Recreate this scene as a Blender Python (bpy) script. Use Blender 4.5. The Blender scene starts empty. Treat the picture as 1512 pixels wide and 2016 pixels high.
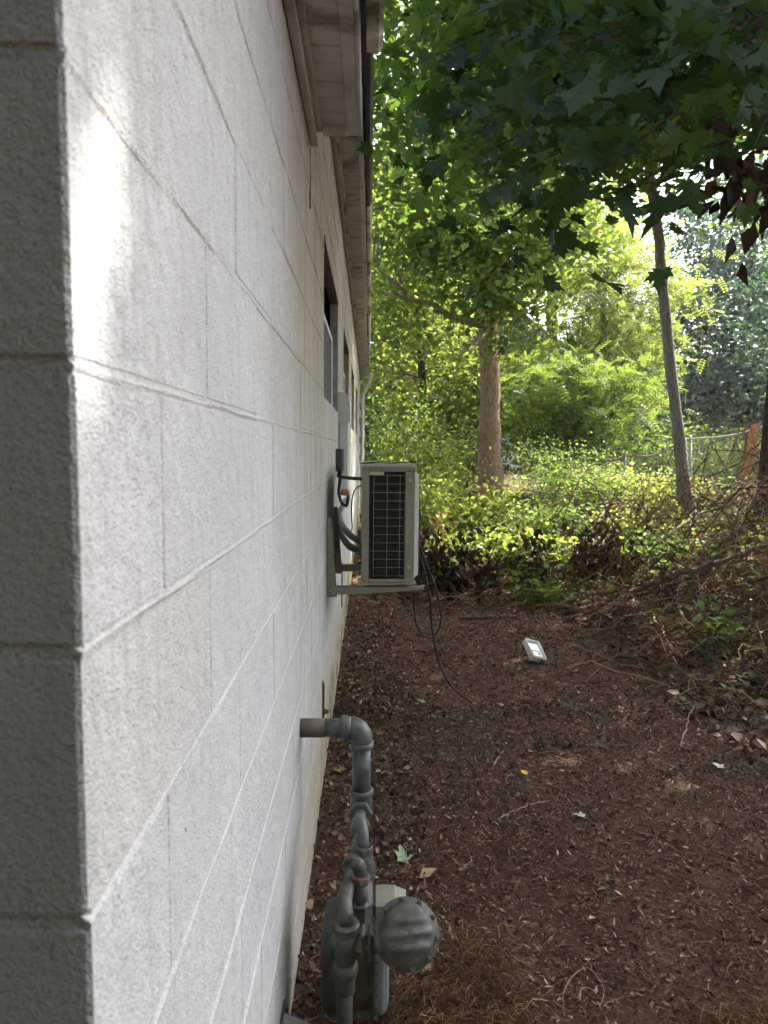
import bpy, math, random
import numpy as np
from mathutils import Vector, Matrix, Euler, noise as mnoise
R_ = math.radians
random.seed(7); rng = np.random.default_rng(7)
scene = bpy.context.scene
COL = scene.collection

# ------------------------------------------------------------------ camera
F_PX, CX, CY, CAM_H = 1400.0, 756.0, 1008.0, 1.47
CAM_R = (Matrix.Rotation(-R_(1.22), 3, 'Z') @ Matrix.Rotation(R_(85.0), 3, 'X') @ Matrix.Rotation(R_(0.5), 3, 'Z'))
cam = bpy.data.cameras.new('camera'); cam_o = bpy.data.objects.new('camera', cam); COL.objects.link(cam_o)
cam.sensor_fit = 'VERTICAL'; cam.sensor_height = 36.0; cam.sensor_width = 27.0; cam.lens = 36.0 * F_PX / 2016.0
cam.clip_start = 0.02; cam.clip_end = 3000
cam.dof.use_dof = True; cam.dof.focus_distance = 3.2; cam.dof.aperture_fstop = 8.0
cam_o.matrix_world = Matrix.Translation((0, 0, CAM_H)) @ CAM_R.to_4x4()
scene.camera = cam_o

# ------------------------------------------------------------------ sky, sun, exposure
SUN = Vector((0.44, 0.42, 0.79)).normalized()
SUN_EL = math.asin(SUN.z); SUN_AZ = math.atan2(SUN.x, SUN.y)
world = bpy.data.worlds.new('World'); scene.world = world; world.use_nodes = True
wn = world.node_tree.nodes; wn.clear()
wo = wn.new('ShaderNodeOutputWorld'); wb = wn.new('ShaderNodeBackground'); ws = wn.new('ShaderNodeTexSky')
ws.sky_type = 'NISHITA'; ws.sun_disc = False; ws.sun_elevation = SUN_EL; ws.sun_rotation = SUN_AZ
ws.air_density = 1.0; ws.dust_density = 5.0; ws.ozone_density = 1.0
wb.inputs['Strength'].default_value = 0.15
world.node_tree.links.new(ws.outputs[0], wb.inputs[0]); world.node_tree.links.new(wb.outputs[0], wo.inputs[0])
sun = bpy.data.lights.new('sun', 'SUN'); sun.energy = 4.6; sun.angle = R_(0.55); sun.color = (1.0, 0.94, 0.84)
sun_o = bpy.data.objects.new('sun', sun); COL.objects.link(sun_o)
sun_o.rotation_euler = SUN.to_track_quat('Z', 'Y').to_euler(); sun_o.location = (20, 20, 40)
vs = scene.view_settings
scene.display_settings.display_device = 'sRGB'
vs.view_transform = 'Standard'; vs.look = 'None'; vs.gamma = 1.0; vs.use_curve_mapping = False
vs.exposure = 2.25
scene.cycles.max_bounces = 6; scene.cycles.diffuse_bounces = 2; scene.cycles.transmission_bounces = 3
scene.cycles.use_light_tree = False
scene.cycles.transparent_max_bounces = 4; scene.cycles.caustics_reflective = False; scene.cycles.caustics_refractive = False
scene.cycles.sample_clamp_indirect = 6.0
scene.cycles.use_denoising = True
scene.cycles.use_adaptive_sampling = True; scene.cycles.adaptive_threshold = 0.045; scene.cycles.adaptive_min_samples = 12

# ------------------------------------------------------------------ helpers: placing
def ray(px, py):
    return CAM_R @ Vector(((px - CX) / F_PX, -(py - CY) / F_PX, -1.0))
def at(px, py, Y):
    d = ray(px, py); return Vector((0, 0, CAM_H)) + d * (Y / d.y)
def sstep(a, b, x):
    t = max(0.0, min(1.0, (x - a) / (b - a))); return t * t * (3 - 2 * t)
def G(x, y):
    """ground height: level yard, a bank rising to the right, a low rise far back"""
    toe = 2.15 + 0.25 * math.sin(y * 0.7 + 1.0) - 0.09 * max(0.0, y - 5.0)
    bank = 0.95 * sstep(toe, toe + 4.2, x) * sstep(0.5, 4.0, y) * (1 - 0.75 * sstep(11.5, 17.0, y))
    near = max(0.0, 1.0 - math.hypot(x, y - 4) / 30.0)
    n = (mnoise.noise(Vector((x * 0.9, y * 0.9, 0.3))) * 0.035 + mnoise.noise(Vector((x * 3.1, y * 3.1, 4.2))) * 0.016) * near
    n *= 1.0 + 2.2 * sstep(1.6, 3.0, x)
    wallfade = sstep(-0.2, 0.5, x)
    far = 1.4 * sstep(18, 60, y) + 0.8 * sstep(8, 40, x)
    return bank + n * (0.3 + 0.7 * wallfade) + far - 0.085
def gp(px, py, up=0.0):
    """where the sight line through a pixel meets the ground"""
    d = ray(px, py); o = Vector((0, 0, CAM_H)); t = 0.6
    while t < 80:
        p = o + d * t
        if p.z <= G(p.x, p.y): break
        t += 0.02 + t * 0.004
    return Vector((p.x, p.y, G(p.x, p.y) + up))
def on(x, y, up=0.0): return Vector((x, y, G(x, y) + up))

# ------------------------------------------------------------------ helpers: materials
def nmat(name):
    m = bpy.data.materials.new(name); m.use_nodes = True
    nt = m.node_tree; return m, nt, nt.nodes['Principled BSDF']
def N(nt, t, **kw):
    n = nt.nodes.new(t)
    for k, v in kw.items():
        if k.startswith('_'): setattr(n, k[1:], v)
        else: n.inputs[k.replace('__', ' ')].default_value = v
    return n
def L(nt, a, b): nt.links.new(a, b)
def pos(nt, scale=(1, 1, 1), obj=False):
    g = N(nt, 'ShaderNodeTexCoord').outputs['Object'] if obj else N(nt, 'ShaderNodeNewGeometry').outputs['Position']
    mp = N(nt, 'ShaderNodeMapping'); mp.inputs['Scale'].default_value = scale
    L(nt, g, mp.inputs['Vector']); return mp.outputs[0]
def nz(nt, vec, scale, detail=3, rough=0.55, dist=0.0):
    n = N(nt, 'ShaderNodeTexNoise', Scale=scale, Detail=detail, Roughness=rough, Distortion=dist)
    L(nt, vec, n.inputs['Vector']); return n.outputs['Fac']
def ramp(nt, fac, stops, interp='LINEAR'):
    r = N(nt, 'ShaderNodeValToRGB'); r.color_ramp.interpolation = interp
    e = r.color_ramp.elements
    while len(e) < len(stops): e.new(0.5)
    for i, (p, c) in enumerate(stops):
        e[i].position = p; e[i].color = (c[0], c[1], c[2], 1) if hasattr(c, '__len__') else (c, c, c, 1)
    L(nt, fac, r.inputs[0]); return r.outputs[0]
def mixc(nt, fac, a, b, mode='MIX'):
    n = N(nt, 'ShaderNodeMix', _data_type='RGBA', _blend_type=mode)
    for s, v in ((n.inputs[0], fac), (n.inputs[6], a), (n.inputs[7], b)):
        if isinstance(v, (int, float)): s.default_value = v
        elif hasattr(v, '__len__'): s.default_value = (v[0], v[1], v[2], 1)
        else: L(nt, v, s)
    return n.outputs[2]
def mth(nt, op, a, b=0.0, clamp=False):
    n = N(nt, 'ShaderNodeMath', _operation=op, _use_clamp=clamp)
    for i, v in enumerate((a, b)):
        if isinstance(v, (int, float)): n.inputs[i].default_value = v
        else: L(nt, v, n.inputs[i])
    return n.outputs[0]
def bump(nt, bs, h, dist, strength=1.0, prev=None):
    b = N(nt, 'ShaderNodeBump', Strength=strength, Distance=dist); L(nt, h, b.inputs['Height'])
    if prev is not None: L(nt, prev, b.inputs['Normal'])
    L(nt, b.outputs[0], bs.inputs['Normal']); return b.outputs[0]
def rangez(nt, comp, a, b):
    """0..1 ramp along a world axis"""
    g = N(nt, 'ShaderNodeNewGeometry'); s = N(nt, 'ShaderNodeSeparateXYZ'); L(nt, g.outputs['Position'], s.inputs[0])
    m = N(nt, 'ShaderNodeMapRange', _interpolation_type='SMOOTHSTEP'); m.inputs[1].default_value = a; m.inputs[2].default_value = b
    L(nt, s.outputs[comp], m.inputs[0]); return m.outputs[0]

def plain(name, col, rough=0.6, var=0.25, scale=20, metal=0.0, bmp=0.0, bscale=120, spec=0.5, obj=False, dirt=None):
    m, nt, bs = nmat(name)
    v = pos(nt, obj=obj)
    lo = tuple(c * (1 - var) for c in col); hi = tuple(min(1, c * (1 + var)) for c in col)
    c = ramp(nt, nz(nt, v, scale, 5, 0.6), [(0.3, lo), (0.7, hi)])
    if dirt:
        c = mixc(nt, ramp(nt, nz(nt, v, scale * 0.37, 6, 0.7, 0.6), [(dirt[1], 0), (dirt[1] + 0.14, 1)]), c, dirt[0])
    L(nt, c, bs.inputs['Base Color'])
    bs.inputs['Roughness'].default_value = rough; bs.inputs['Metallic'].default_value = metal
    bs.inputs['Specular IOR Level'].default_value = spec
    if bmp: bump(nt, bs, nz(nt, v, bscale, 4), bmp)
    return m

def wall_paint(name, col, far_stain=True):
    m, nt, bs = nmat(name)
    v = pos(nt)
    base = ramp(nt, nz(nt, v, 3.0, 5, 0.6), [(0.3, tuple(c * 0.90 for c in col)), (0.7, tuple(min(1, c * 1.05) for c in col))])
    pores = nz(nt, v, 410, 2, 0.65)
    lump = nz(nt, v, 130, 4, 0.65)
    big = nz(nt, v, 28, 3)
    base = mixc(nt, ramp(nt, pores, [(0.34, 0.9), (0.46, 0)]), base, tuple(c * 0.42 for c in col))
    base = mixc(nt, ramp(nt, lump, [(0.26, 0.3), (0.40, 0)]), base, tuple(c * 0.55 for c in col))
    # grey rain streaks
    st = nz(nt, pos(nt, (9, 9, 0.55)), 4.0, 5, 0.7, 0.4)
    base = mixc(nt, ramp(nt, st, [(0.52, 0), (0.74, 0.45)]), base, (col[0] * .62, col[1] * .61, col[2] * .55))
    if far_stain:
        # tan / green algae runs down the wall, deepened to imitate dimmer light further along
        run = nz(nt, pos(nt, (6, 5, 0.32)), 3.2, 6, 0.7, 0.3)
        area = mth(nt, 'MULTIPLY', rangez(nt, 1, 1.25, 2.6), ramp(nt, nz(nt, v, 1.1, 3), [(0.3, 0.5), (0.55, 1)]))
        hi = mth(nt, 'ADD', mth(nt, 'MULTIPLY', rangez(nt, 2, 0.9, 2.1), 0.65), 0.35)
        f = mth(nt, 'MULTIPLY', mth(nt, 'MULTIPLY', ramp(nt, run, [(0.28, 0.32), (0.58, 0.95)]), area), hi, True)
        base = mixc(nt, f, base, (0.33, 0.315, 0.21))
        f2 = mth(nt, 'MULTIPLY', ramp(nt, nz(nt, pos(nt, (7, 7, 0.5)), 5.0, 5, 0.7), [(0.46, 0), (0.66, 0.85)]), area)
        base = mixc(nt, f2, base, (0.30, 0.235, 0.14))
        # splash dirt close to the soil
        low = mth(nt, 'SUBTRACT', 1.0, rangez(nt, 2, 0.03, 0.62))
        lowy = mth(nt, 'MULTIPLY', low, mth(nt, 'ADD', mth(nt, 'MULTIPLY', rangez(nt, 1, 1.2, 3.0), 0.7), 0.3))
        sp = mth(nt, 'MULTIPLY', lowy, ramp(nt, nz(nt, pos(nt, (5, 5, 1.2)), 6.0, 6, 0.7), [(0.3, 0.25), (0.62, 1)]), True)
        base = mixc(nt, sp, base, (0.36, 0.29, 0.17))
        moss = mth(nt, 'MULTIPLY', mth(nt, 'SUBTRACT', 1.0, rangez(nt, 2, 0.02, 0.30)), mth(nt, 'MULTIPLY', rangez(nt, 1, 2.6, 4.0), ramp(nt, nz(nt, v, 7, 4), [(0.45, 0), (0.58, 1)])), True)
        base = mixc(nt, moss, base, (0.09, 0.13, 0.02))
        # little black specks
        base = mixc(nt, ramp(nt, nz(nt, v, 55, 2, 0.5), [(0.22, 1), (0.245, 0)]), base, (0.06, 0.055, 0.05))
    L(nt, base, bs.inputs['Base Color']); bs.inputs['Roughness'].default_value = 0.72
    bs.inputs['Specular IOR Level'].default_value = 0.35
    h = mth(nt, 'ADD', mth(nt, 'MULTIPLY', lump, 0.25 if far_stain else 1.2), mth(nt, 'ADD', mth(nt, 'MULTIPLY', pores, 0.55), mth(nt, 'MULTIPLY', big, 1.4)))
    bump(nt, bs, h, 0.008 if far_stain else 0.012, 1.0)
    return m

def leaf_mat(name, dark, light, trans, gloss=0.05, tfac=0.45):
    m = bpy.data.materials.new(name); m.use_nodes = True; nt = m.node_tree; nt.nodes.clear()
    out = N(nt, 'ShaderNodeOutputMaterial')
    a = N(nt, 'ShaderNodeAttribute', _attribute_name='rnd')
    c = ramp(nt, a.outputs['Fac'], [(0.0, dark), (0.85, light), (1.0, tuple(min(1, x * y) for x, y in zip(light, (1.7, 1.35, 1.0))))])
    t = ramp(nt, a.outputs['Fac'], [(0.0, tuple(x * 0.7 for x in trans)), (1.0, tuple(min(1, x * 1.25) for x in trans))])
    d = N(nt, 'ShaderNodeBsdfDiffuse'); tr = N(nt, 'ShaderNodeBsdfTranslucent'); g = N(nt, 'ShaderNodeBsdfGlossy', Roughness=0.42)
    g.inputs['Color'].default_value = (0.8, 0.9, 0.9, 1)
    L(nt, c, d.inputs['Color']); L(nt, t, tr.inputs['Color'])
    mx = N(nt, 'ShaderNodeMixShader', Fac=tfac); L(nt, d.outputs[0], mx.inputs[1]); L(nt, tr.outputs[0], mx.inputs[2])
    m2 = N(nt, 'ShaderNodeMixShader', Fac=gloss); L(nt, mx.outputs[0], m2.inputs[1]); L(nt, g.outputs[0], m2.inputs[2])
    L(nt, m2.outputs[0], out.inputs['Surface']); return m
def rnd_mat(name, stops, rough=0.85, tr=0.0):
    """colour of a loose piece by its own random number"""
    m, nt, bs = nmat(name)
    a = N(nt, 'ShaderNodeAttribute', _attribute_name='rnd')
    c = ramp(nt, a.outputs['Fac'], stops)
    c = mixc(nt, 0.5, c, mixc(nt, nz(nt, pos(nt), 160, 3), (0.5, 0.5, 0.5), (1.5, 1.5, 1.5)), 'MULTIPLY')
    L(nt, c, bs.inputs['Base Color']); bs.inputs['Roughness'].default_value = rough; bs.inputs['Specular IOR Level'].default_value = 0.25
    return m
def bark_mat(name, lo, hi, sc=1.0, green=None):
    m, nt, bs = nmat(name)
    f = nz(nt, pos(nt, (9 * sc, 9 * sc, 1.6 * sc)), 5.0, 7, 0.68, 0.6)
    c = ramp(nt, f, [(0.32, lo), (0.62, hi)])
    if green: c = mixc(nt, ramp(nt, nz(nt, pos(nt), 2.5, 4), [(0.5, 0), (0.7, 0.6)]), c, green)
    L(nt, c, bs.inputs['Base Color']); bs.inputs['Roughness'].default_value = 0.9; bs.inputs['Specular IOR Level'].default_value = 0.2
    bump(nt, bs, f, 0.05); return m

M = {}
M['paint'] = wall_paint('white_block_paint', (0.63, 0.645, 0.652))
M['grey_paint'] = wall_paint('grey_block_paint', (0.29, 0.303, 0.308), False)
M['mortar'] = wall_paint('painted_mortar', (0.63, 0.638, 0.63))
M['soffit'] = plain('soffit_vinyl', (0.44, 0.475, 0.49), 0.55, 0.18, 6, bmp=0.0005, dirt=((0.15, 0.135, 0.115), 0.52))
M['fascia'] = plain('fascia_metal', (0.46, 0.485, 0.485), 0.5, 0.15, 9, dirt=((0.14, 0.115, 0.085), 0.53))
M['fascia_tan'] = plain('fascia_tan', (0.58, 0.53, 0.47), 0.55, 0.2, 9, dirt=((0.12, 0.085, 0.06), 0.5))
M['gutter_dark'] = plain('gutter_near_black', (0.03, 0.03, 0.035), 0.5, 0.4, 14)
M['gutter'] = plain('gutter_metal', (0.62, 0.60, 0.54), 0.5, 0.2, 6, dirt=((0.07, 0.055, 0.04), 0.48))
M['shingle'] = plain('roof_shingle', (0.07, 0.065, 0.06), 0.9, 0.4, 60, bmp=0.002)
M['glass'] = plain('window_glass', (0.035, 0.04, 0.042), 0.08, 0.2, 3, spec=0.9)
M['screen'] = plain('window_screen', (0.030, 0.032, 0.031), 0.75, 0.15, 300)
M['win_white'] = plain('window_frame_white', (0.66, 0.67, 0.68), 0.45, 0.06, 12)
M['reveal'] = plain('window_reveal', (0.30, 0.295, 0.285), 0.85, 0.25, 22, bmp=0.002)
M['reveal_pink'] = plain('window_reveal_bare', (0.38, 0.30, 0.26), 0.85, 0.25, 22, bmp=0.002)
M['ac'] = plain('unit_beige_paint', (0.27, 0.265, 0.205), 0.45, 0.06, 5, dirt=((0.22, 0.20, 0.16), 0.60))
M['ac_light'] = plain('unit_grille_plastic', (0.42, 0.42, 0.37), 0.45, 0.06, 8)
M['coil'] = plain('coil_black', (0.006, 0.007, 0.009), 0.5, 0.4, 60)
M['fin'] = plain('coil_fin', (0.015, 0.017, 0.02), 0.5, 0.3, 60)
M['wire'] = plain('guard_wire', (0.30, 0.31, 0.28), 0.45, 0.1, 30)
M['bracket'] = plain('bracket_paint', (0.25, 0.245, 0.20), 0.5, 0.1, 10, dirt=((0.2, 0.17, 0.13), 0.6))
M['black'] = plain('black_rubber', (0.016, 0.016, 0.017), 0.5, 0.3, 40)
M['darkgrey'] = plain('dark_grey_box', (0.085, 0.088, 0.085), 0.5, 0.2, 20)
M['duct'] = plain('white_duct', (0.66, 0.66, 0.625), 0.4, 0.04, 10)
M['foam'] = plain('grey_pipe_wrap', (0.42, 0.43, 0.43), 0.5, 0.15, 60, bmp=0.002, bscale=60)
M['copper'] = plain('orange_putty', (0.55, 0.24, 0.12), 0.6, 0.25, 90)
M['gas'] = plain('gas_grey_paint', (0.088, 0.094, 0.092), 0.40, 0.2, 30, bmp=0.0006, dirt=((0.05, 0.046, 0.04), 0.54))
M['pan_shaded'] = plain('meter_pan_shaded', (0.055, 0.058, 0.06), 0.5, 0.2, 20)
M['gas_old'] = plain('weathered_cast_iron', (0.066, 0.064, 0.055), 0.48, 0.5, 26, bmp=0.0012, dirt=((0.155, 0.152, 0.138), 0.57))
M['gas_rust'] = plain('rusty_pipe', (0.10, 0.072, 0.058), 0.7, 0.3, 30, bmp=0.0008, dirt=((0.07, 0.045, 0.033), 0.5))
M['pan'] = plain('meter_pan_lit', (0.16, 0.168, 0.168), 0.42, 0.1, 20, dirt=((0.14, 0.135, 0.125), 0.58))
M['index'] = plain('index_box_beige', (0.23, 0.22, 0.175), 0.45, 0.15, 20)
M['clear'] = plain('index_cover', (0.26, 0.27, 0.24), 0.15, 0.1, 10, spec=0.8)
M['rust'] = plain('rust', (0.13, 0.045, 0.02), 0.85, 0.35, 60, bmp=0.001)
M['galv'] = plain('galvanised_steel', (0.33, 0.345, 0.36), 0.45, 0.15, 30, metal=0.4)
M['hood'] = plain('grey_hood_metal', (0.15, 0.145, 0.135), 0.55, 0.25, 20)
M['orange_wood'] = plain('weathered_orange_board', (0.42, 0.20, 0.085), 0.75, 0.25, 12)
M['white_plastic'] = plain('white_plastic', (0.86, 0.86, 0.84), 0.35, 0.04, 12, dirt=((0.55, 0.53, 0.48), 0.66))
M['grey_plastic'] = plain('grey_plastic_inside', (0.46, 0.46, 0.42), 0.5, 0.2, 14)
M['bark'] = bark_mat('brown_bark', (0.11, 0.072, 0.046), (0.47, 0.32, 0.205))
M['bark_grey'] = bark_mat('grey_bark', (0.14, 0.125, 0.108), (0.39, 0.355, 0.31), 1.4)
M['bark_dark'] = bark_mat('dark_bark', (0.028, 0.022, 0.018), (0.10, 0.08, 0.065), 1.3)
M['log'] = bark_mat('dead_wood', (0.075, 0.055, 0.042), (0.24, 0.185, 0.145), 3.0)
M['twig'] = plain('pale_dry_twig', (0.30, 0.225, 0.165), 0.85, 0.3, 30)
M['brick'] = plain('red_brick', (0.26, 0.075, 0.05), 0.85, 0.3, 9)
M['house_white'] = plain('house_white_trim', (0.75, 0.75, 0.75), 0.6, 0.05, 4)
M['car'] = plain('silver_car_paint', (0.55, 0.57, 0.60), 0.25, 0.03, 3, metal=0.5)
M['maple'] = leaf_mat('maple_leaf', (0.024, 0.050, 0.012), (0.05, 0.09, 0.020), (0.15, 0.25, 0.034), 0.02, 0.5)
M['maple_shaded'] = leaf_mat('maple_leaf_shaded', (0.016, 0.036, 0.011), (0.032, 0.066, 0.018), (0.045, 0.085, 0.016), 0.015, 0.42)  # darker copy of the maple leaf, shade of the near bough in its colour
M['lime'] = leaf_mat('sunny_leaf', (0.055, 0.095, 0.025), (0.15, 0.195, 0.055), (0.36, 0.44, 0.07), 0.015, 0.52)
M['mid'] = leaf_mat('mid_leaf', (0.04, 0.08, 0.02), (0.085, 0.13, 0.03), (0.22, 0.32, 0.045), 0.025, 0.48)
M['deep'] = leaf_mat('blue_green_leaf', (0.022, 0.052, 0.026), (0.05, 0.095, 0.045), (0.08, 0.16, 0.06), 0.07, 0.38)
M['weed'] = leaf_mat('weed_leaf', (0.05, 0.095, 0.02), (0.11, 0.17, 0.04), (0.20, 0.30, 0.05), 0.02, 0.42)
M['dead'] = leaf_mat('withered_leaf', (0.018, 0.013, 0.009), (0.065, 0.042, 0.026), (0.05, 0.03, 0.014), 0.015, 0.22)
M['rustleaf'] = leaf_mat('rusty_dry_leaf', (0.14, 0.075, 0.03), (0.30, 0.17, 0.06), (0.25, 0.13, 0.03), 0.02, 0.3)
M['litter'] = rnd_mat('leaf_litter', [(0.0, (0.030, 0.017, 0.010)), (0.45, (0.10, 0.058, 0.036)), (0.8, (0.21, 0.13, 0.085)), (0.95, (0.33, 0.225, 0.155)), (1.0, (0.47, 0.35, 0.25))])
M['roots'] = rnd_mat('fine_roots', [(0.0, (0.06, 0.034, 0.017)), (0.7, (0.20, 0.12, 0.058)), (1.0, (0.42, 0.28, 0.14))])
M['yellow_leaf'] = plain('yellow_leaf', (0.62, 0.38, 0.04), 0.6, 0.2, 60)
M['tan_leaf'] = plain('tan_leaf', (0.42, 0.33, 0.17), 0.7, 0.2, 60)
M['green_leaf'] = plain('fallen_green_leaf', (0.16, 0.23, 0.10), 0.5, 0.25, 60)
M['pale_leaf'] = plain('pale_leaf', (0.40, 0.43, 0.36), 0.6, 0.15, 60)

def soil():
    m, nt, bs = nmat('soil'); v = pos(nt)
    c = ramp(nt, nz(nt, v, 1.3, 6, 0.65), [(0.3, (0.055, 0.031, 0.019)), (0.7, (0.135, 0.078, 0.048))])
    c = mixc(nt, ramp(nt, nz(nt, v, 70, 4, 0.7), [(0.5, 0), (0.7, 0.8)]), c, (0.16, 0.097, 0.058))
    c = mixc(nt, ramp(nt, nz(nt, v, 160, 3, 0.7), [(0.6, 0), (0.72, 0.8)]), c, (0.24, 0.155, 0.098))
    L(nt, c, bs.inputs['Base Color']); bs.inputs['Roughness'].default_value = 0.95; bs.inputs['Specular IOR Level'].default_value = 0.15
    h = mth(nt, 'ADD', nz(nt, v, 60, 5, 0.7), mth(nt, 'MULTIPLY', nz(nt, v, 9, 4), 2.0))
    bump(nt, bs, h, 0.02); return m
M['soil'] = soil()

# ------------------------------------------------------------------ helpers: meshes
class MB:
    def __init__(s): s.v = []; s.f = []; s.mi = []
    def add(s, vs, fs, mi=0):
        o = len(s.v); s.v += [tuple(p) for p in vs]; s.f += [tuple(i + o for i in f) for f in fs]; s.mi += [mi] * len(fs); return s
    def box(s, lo, hi, bev=0.0, mi=0, mat=None):
        (x0, y0, z0), (x1, y1, z1) = lo, hi
        if bev <= 0:
            vs = [(x0, y0, z0), (x1, y0, z0), (x1, y1, z0), (x0, y1, z0), (x0, y0, z1), (x1, y0, z1), (x1, y1, z1), (x0, y1, z1)]
            fs = [(0, 3, 2, 1), (4, 5, 6, 7), (0, 1, 5, 4), (1, 2, 6, 5), (2, 3, 7, 6), (3, 0, 4, 7)]
        else:
            vs = []; fs = []
            c = [(x0, x1), (y0, y1), (z0, z1)]; idx = {}
            for k in range(8):
                s3 = (k & 1, k >> 1 & 1, k >> 2 & 1)
                for ax in range(3):
                    p = [c[a][s3[a]] + (0 if a == ax else (bev if s3[a] == 0 else -bev)) for a in range(3)]
                    idx[(s3, ax)] = len(vs); vs.append(tuple(p))
            for ax in range(3):
                u, w = (ax + 1) % 3, (ax + 2) % 3
                for sd in (0, 1):
                    q = []
                    for a, b in ((0, 0), (1, 0), (1, 1), (0, 1)):
                        k = [0, 0, 0]; k[ax] = sd; k[u] = a; k[w] = b; q.append(idx[(tuple(k), ax)])
                    fs.append(tuple(q if sd else q[::-1]))
                for a in (0, 1):
                    for b in (0, 1):
                        k0 = [0, 0, 0]; k0[u] = a; k0[w] = b; k1 = list(k0); k1[ax] = 1
                        q = [idx[(tuple(k0), u)], idx[(tuple(k1), u)], idx[(tuple(k1), w)], idx[(tuple(k0), w)]]
                        fs.append(tuple(q))
            for k in range(8):
                s3 = (k & 1, k >> 1 & 1, k >> 2 & 1); fs.append(tuple(idx[(s3, a)] for a in range(3)))
        if mat is not None: vs = [tuple(mat @ Vector(p)) for p in vs]
        return s.add(vs, fs, mi)
    def tube(s, pts, rad, n=8, caps=True, mi=0):
        pts = [Vector(p) for p in pts]
        if not hasattr(rad, '__len__'): rad = [rad] * len(pts)
        o = len(s.v); fr = None; m = len(pts)
        for i, p in enumerate(pts):
            t = (pts[min(i + 1, m - 1)] - pts[max(i - 1, 0)])
            t = t.normalized() if t.length > 1e-9 else Vector((0, 0, 1))
            if fr is None:
                a = Vector((0, 0, 1)) if abs(t.z) < 0.9 else Vector((1, 0, 0)); fr = t.cross(a).normalized()
            else:
                fr = (fr - t * fr.dot(t)); fr = fr.normalized() if fr.length > 1e-6 else t.orthogonal().normalized()
            b = t.cross(fr)
            for k in range(n):
                a = 2 * math.pi * k / n
                s.v.append(tuple(p + (fr * math.cos(a) + b * math.sin(a)) * rad[i]))
        for i in range(m - 1):
            for k in range(n):
                k2 = (k + 1) % n
                s.f.append((o + i * n + k, o + i * n + k2, o + (i + 1) * n + k2, o + (i + 1) * n + k)); s.mi.append(mi)
        if caps:
            s.f.append(tuple(o + k for k in range(n))[::-1]); s.f.append(tuple(o + (m - 1) * n + k for k in range(n))); s.mi += [mi, mi]
        return s
    def lathe(s, prof, org, axis, n=24, mi=0, rib=None, up=None):
        """prof = [(distance along the axis, radius)]"""
        axis = Vector(axis).normalized(); org = Vector(org)
        a0 = Vector(up) if up is not None else (Vector((0, 0, 1)) if abs(axis.z) < 0.9 else Vector((1, 0, 0)))
        u = axis.cross(a0).normalized(); w = u.cross(axis); o = len(s.v)
        for d, r in prof:
            for k in range(n):
                a = 2 * math.pi * k / n; e = rib(a, d, r) if rib else (0, 0)
                s.v.append(tuple(org + axis * (d + e[0]) + (u * math.cos(a) + w * math.sin(a)) * (r + e[1])))
        m = len(prof)
        for i in range(m - 1):
            for k in range(n):
                k2 = (k + 1) % n
                s.f.append((o + i * n + k, o + i * n + k2, o + (i + 1) * n + k2, o + (i + 1) * n + k)); s.mi.append(mi)
        s.f.append(tuple(o + k for k in range(n))[::-1]); s.f.append(tuple(o + (m - 1) * n + k for k in range(n))); s.mi += [mi, mi]
        return s
    def prism(s, poly, d, mi=0):
        """closed polygon (3-D points) pushed along d"""
        n = len(poly); d = Vector(d); a = [Vector(p) for p in poly]; b = [p + d for p in a]
        fs = [tuple(range(n))[::-1], tuple(range(n, 2 * n))] + [(i, (i + 1) % n, n + (i + 1) % n, n + i) for i in range(n)]
        return s.add(a + b, fs, mi)
    def mesh(s, name, mats, smooth=False):
        me = bpy.data.meshes.new(name); me.from_pydata(s.v, [], s.f)
        for m in (mats if isinstance(mats, (list, tuple)) else [mats]): me.materials.append(m)
        if any(s.mi): me.polygons.foreach_set('material_index', s.mi)
        if smooth: me.polygons.foreach_set('use_smooth', [True] * len(s.f))
        me.update(); return me
    def build(s, name, mats, parent=None, smooth=False, **kw):
        return put(name, s.mesh(name, mats, smooth), parent, **kw)
def put(name, me, parent=None, label=None, category=None, group=None, kind=None, loc=None):
    o = bpy.data.objects.new(name, me); COL.objects.link(o)
    if parent is not None: o.parent = parent
    if loc is not None: o.location = loc
    for k, v in (('label', label), ('category', category), ('group', group), ('kind', kind)):
        if v: o[k] = v
    return o
def thing(name, label, category, group=None, loc=(0, 0, 0)):
    """Empty at the thing's base. Part meshes are written in world coordinates and shifted back."""
    return put(name, None, None, label, category, group, None, loc)
def shift(me, loc):
    me.transform(Matrix.Translation(-Vector(loc))); return me
def part(name, mb, mats, parent, smooth=False, **kw):
    me = mb.mesh(name, mats, smooth)
    p = parent; off = Vector((0, 0, 0))
    while p is not None: off += Vector(p.location); p = p.parent
    return put(name, shift(me, off), parent, **kw)

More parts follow.
